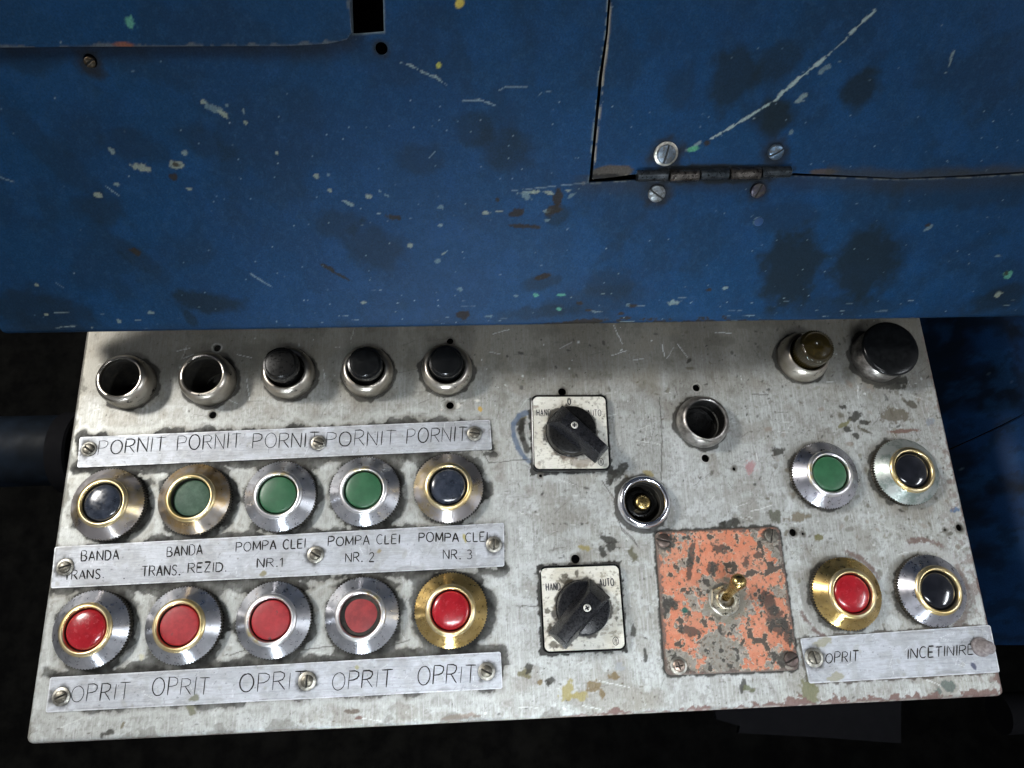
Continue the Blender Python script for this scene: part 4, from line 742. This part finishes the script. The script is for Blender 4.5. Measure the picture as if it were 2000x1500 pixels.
def hexnut(name, R, r, z0, z1, m, parent, rot):
    V = []; Fc = []; n = 48; rows = []
    for z, kind in ((z0, 'hex'), (z1 - .5, 'hex'), (z1, 'cham'), (z1, 'in'), (z0, 'in')):
        for k in range(n):
            a = 2 * math.pi * k / n; ah = (a % (math.pi / 3)) - math.pi / 6; hexr = R * math.cos(math.pi / 6) / math.cos(ah)
            rr = hexr if kind == 'hex' else min(hexr, R * .93) if kind == 'cham' else r
            V.append((rr * math.cos(a + rot), rr * math.sin(a + rot), z))
    for i in range(4):
        for k in range(n): Fc.append((i * n + k, i * n + (k + 1) % n, (i + 1) * n + (k + 1) % n, (i + 1) * n + k))
    return mesh_vf(name, V, Fc, m, parent, 25)
lathe('washer', [(9.6, 0), (9.6, .5), (9.2, .7), (6, .7)], M_wash, tg, 48)
hexnut('nut', 9.4, 5.9, .7, 3.4, M_nut, tg, .35)
lathe('bushing', [(5.9, .8), (5.9, 5.2), (5.6, 5.8), (4.9, 6.0), (4.1, 5.8), (3.8, 4.8), (3.8, 1.0), (0, .9)], M_nut, tg, 48, ang=40)
tipx, tipy = P(1447, 1133, 25); dx, dy, dz = tipx - tx, tipy - ty, 20.5
lv = lathe('lever', [(0, 2), (2.0, 2.2), (2.05, 8), (2.5, 14), (3.3, 20), (3.9, 24.5), (3.95, 26), (3.5, 28), (2.4, 29.4), (1.0, 30.0), (0, 30.1)], M_oldbrass, tg, 40, ang=60)
lv.rotation_euler = Vector((dx, dy, dz)).to_track_quat('Z', 'Y').to_euler()
sc_ = math.sqrt(dx * dx + dy * dy + dz * dz) / 27.0; lv.scale = (1.18, 1.18, sc_)

# ------------------------------------------------------------------ hinge of the door
hg = thing('butt_hinge', 'dark steel piano type hinge with five knuckles under the blue access door', 'hinge'); on_blue(hg, 1393, 341, 0)
u0, v0 = B(1393, 341)
a_ = B(1243, 344, 2)[0] - u0; b_ = B(1545, 338, 2)[0] - u0
ks = [(1243, 1305), (1306.5, 1365), (1366.5, 1423.5), (1425, 1485), (1487, 1545)]
for k, (x0, x1) in enumerate(ks):
    yy = 344 - (x0 - 1243) * .028 + (1 if k % 2 else 0); U0, V0 = B(x0, yy, 2.2); U1, V1 = B(x1, yy - 1.5, 2.2); r = 3.3 if k in (1, 3) else 2.9
    V = []; Fc = []; n = 20
    for e, (U, Vv) in enumerate(((U0 + .2, V0), (U0 + .5, V0), (U1 - .5, V1), (U1 - .2, V1))):
        rr = r if e in (1, 2) else r - .5
        for j in range(n): a = 2 * math.pi * j / n; V.append((U - u0, Vv - v0 + rr * math.cos(a), 2.0 + rr * math.sin(a)))
    for e in range(3):
        for j in range(n): Fc.append((e * n + j, e * n + (j + 1) % n, (e + 1) * n + (j + 1) % n, (e + 1) * n + j))
    Fc.append(tuple(range(n))); Fc.append(tuple(3 * n + j for j in range(n))); mesh_vf('knuckle', V, Fc, M_hinge if k in (1, 3) else M_hinge_b, hg, 40)
for x, y, R, ang, c, dm in ((1301, 301, 5.0, 80, (96, 106, 116), 1.0), (1515, 297, 4.0, 30, (92, 112, 132), 1.4), (1283, 379, 4.6, -35, (120, 126, 130), .8), (1481, 373, 4.0, 70, (60, 58, 66), .8)):
    U, Vv = B(x, y, 1.5); screw_head(R, hg, U - u0, Vv - v0, .9 if y < 340 else .2, math.radians(ang), c=c, dome=dm, dirt=.7, washer=6.4 if x == 1301 else 0)
o = link('rivet', None); bpy.data.objects.remove(o)
rv = lathe('rivet', [(2.6, 0), (2.4, .3), (1.6, .5), (0, .6)], M_dblue, None, 24); on_blue(rv, 1482, 433, 0); tag(rv, 'small overpainted rivet in the blue cover below the hinge', 'rivet')
sw = thing('cover_screw', 'dark recessed screw in the blue cover below the overlapping plate', 'screw'); on_blue(sw, 177, 121, -1.5)
screw_head(2.6, sw, 0, 0, 0, .6, c=(70, 60, 46), dome=1.0, dirt=.7, thick=1.0)

# ------------------------------------------------------------------ the dark surroundings
def boxm(name, x0, x1, y0, y1, z0, z1, m, parent=None, bev=2.0):
    bm = bmesh.new(); bmesh.ops.create_cube(bm, size=1)
    for v in bm.verts: v.co = Vector(((x0 + x1) / 2 + v.co.x * (x1 - x0), (y0 + y1) / 2 + v.co.y * (y1 - y0), (z0 + z1) / 2 + v.co.z * (z1 - z0))) / 1000
    bmesh.ops.bevel(bm, geom=list(bm.edges), offset=bev / 1000, segments=2, affect='EDGES'); me = bpy.data.meshes.new(name); bm.to_mesh(me); bm.free(); smooth(me, 35); return link(name, me, m, parent)
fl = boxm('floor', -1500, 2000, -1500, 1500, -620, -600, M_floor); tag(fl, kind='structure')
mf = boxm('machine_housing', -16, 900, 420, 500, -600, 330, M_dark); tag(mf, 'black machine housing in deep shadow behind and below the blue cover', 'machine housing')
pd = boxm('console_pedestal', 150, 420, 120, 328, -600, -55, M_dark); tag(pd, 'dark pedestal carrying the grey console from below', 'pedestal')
# blue guard plates beyond the right end of the console
def slab(name, pts, z0, z1, m, parent, th=3):
    n = len(pts); V = [(x, y, z) for (x, y), z in zip(pts, z0)] + [(x, y, z - th) for (x, y), z in zip(pts, z0)]
    Fc = [tuple(range(n)), tuple(range(2 * n - 1, n - 1, -1))] + [(k, k + n, (k + 1) % n + n, (k + 1) % n) for k in range(n)]
    bm = bmesh.new(); vs = [bm.verts.new((a / 1000, b / 1000, c / 1000)) for a, b, c in V]
    for f in Fc: bm.faces.new([vs[i] for i in f])
    bmesh.ops.recalc_face_normals(bm, faces=bm.faces); me = bpy.data.meshes.new(name); bm.to_mesh(me); bm.free(); return link(name, me, m, parent)
gp = thing('side_guard', 'oily dark blue guard plates right of the console, overlapping along a slanting edge', 'guard plate')
def gh(X, Y): return -190 + 118 * ss(585, 690, X) + 2.5 * (vn(X, Y, 60, 71, 2) - .5)
def gpaint(p):
    p.seed = 72; p.col[:] = np.array([.006, .028, .085]); p.rough[:] = .5; p.mix(ss(.42, .6, p.n(40, 4)), (.004, .010, .022)); p.mix(ss(.5, .7, p.n(12, 5)) * .5, (.010, .045, .12)); p.mix(ss(.5, .66, p.n(6, 4)) * .5, (.004, .008, .014))
    p.flecks(60, 560, 900, -40, 300, .3, 1.2, [(.08, .12, .16)], .6, 3); return p
ga, gb = P(1830, 892, -110), P(2300, 625, -74)
sheet('upper_plate', (560, 920, 60, 330), 1.6, sd_poly([ga, gb, (920, 330), (560, 330)]), M_blue, flat(2), gpaint, gh, 2.0, parent=gp)
sheet('lower_plate', (560, 920, -60, 260), 1.6, sd_poly([(ga[0], ga[1] - 1.5), (gb[0], gb[1] - 1.5), (920, 40), (920, P(2000, 1245, -72)[1]), (560, P(1860, 1262, -150)[1])]), M_blue, flat(-3), gpaint, gh, 2.0, parent=gp)
# pipe with a flange at the left
pp = thing('drive_shaft', 'dull blue shaft with a dark round flange left of the console', 'shaft')
def xcyl(name, x0, x1, yc, zc, r, m, parent, n=48):
    V = []; Fc = []
    for x, rr in ((x0, r), (x1 - 1.5, r), (x1, r - 1.5)):
        for k in range(n): a = 2 * math.pi * k / n; V.append((x, yc + rr * math.cos(a), zc + rr * math.sin(a)))
    for e in range(2):
        for k in range(n): Fc.append((e * n + k, e * n + (k + 1) % n, (e + 1) * n + (k + 1) % n, (e + 1) * n + k))
    Fc.append(tuple(range(n))); Fc.append(tuple(2 * n + k for k in range(n))); return mesh_vf(name, V, Fc, m, parent)
fx, fy = P(96, 865, -80); xcyl('shaft', fx - 260, fx, fy, -105, 27, M_pipe, pp); xcyl('flange', fx, fx + 14, fy - 2, -105, 31, M_dgrey, pp); xcyl('hub', fx + 14, fx + 150, fy, -105, 20, M_dark, pp)
# folded sheet below the front edge and the casting at the lower right
zz = -130
q = [P(1385, 1340, zz), P(1760, 1300, zz), P(1760, 1452, zz), P(1600, 1440, zz), P(1442, 1432, zz), P(1445, 1418, zz), P(1400, 1405, zz)]
tr = slab('drip_tray', q, [zz] * 7, 0, M_dgrey, None, 4); tag(tr, 'dusty dark sheet metal tray glimpsed under the front edge of the console', 'tray')
x, y = P(1998, 1398, -120); cs = xcyl('bearing_block', x - 9, x + 60, y, -134, 15, M_dgrey, None); tag(cs, 'dim grey metal block at the lower right, beyond the console corner', 'bearing block')
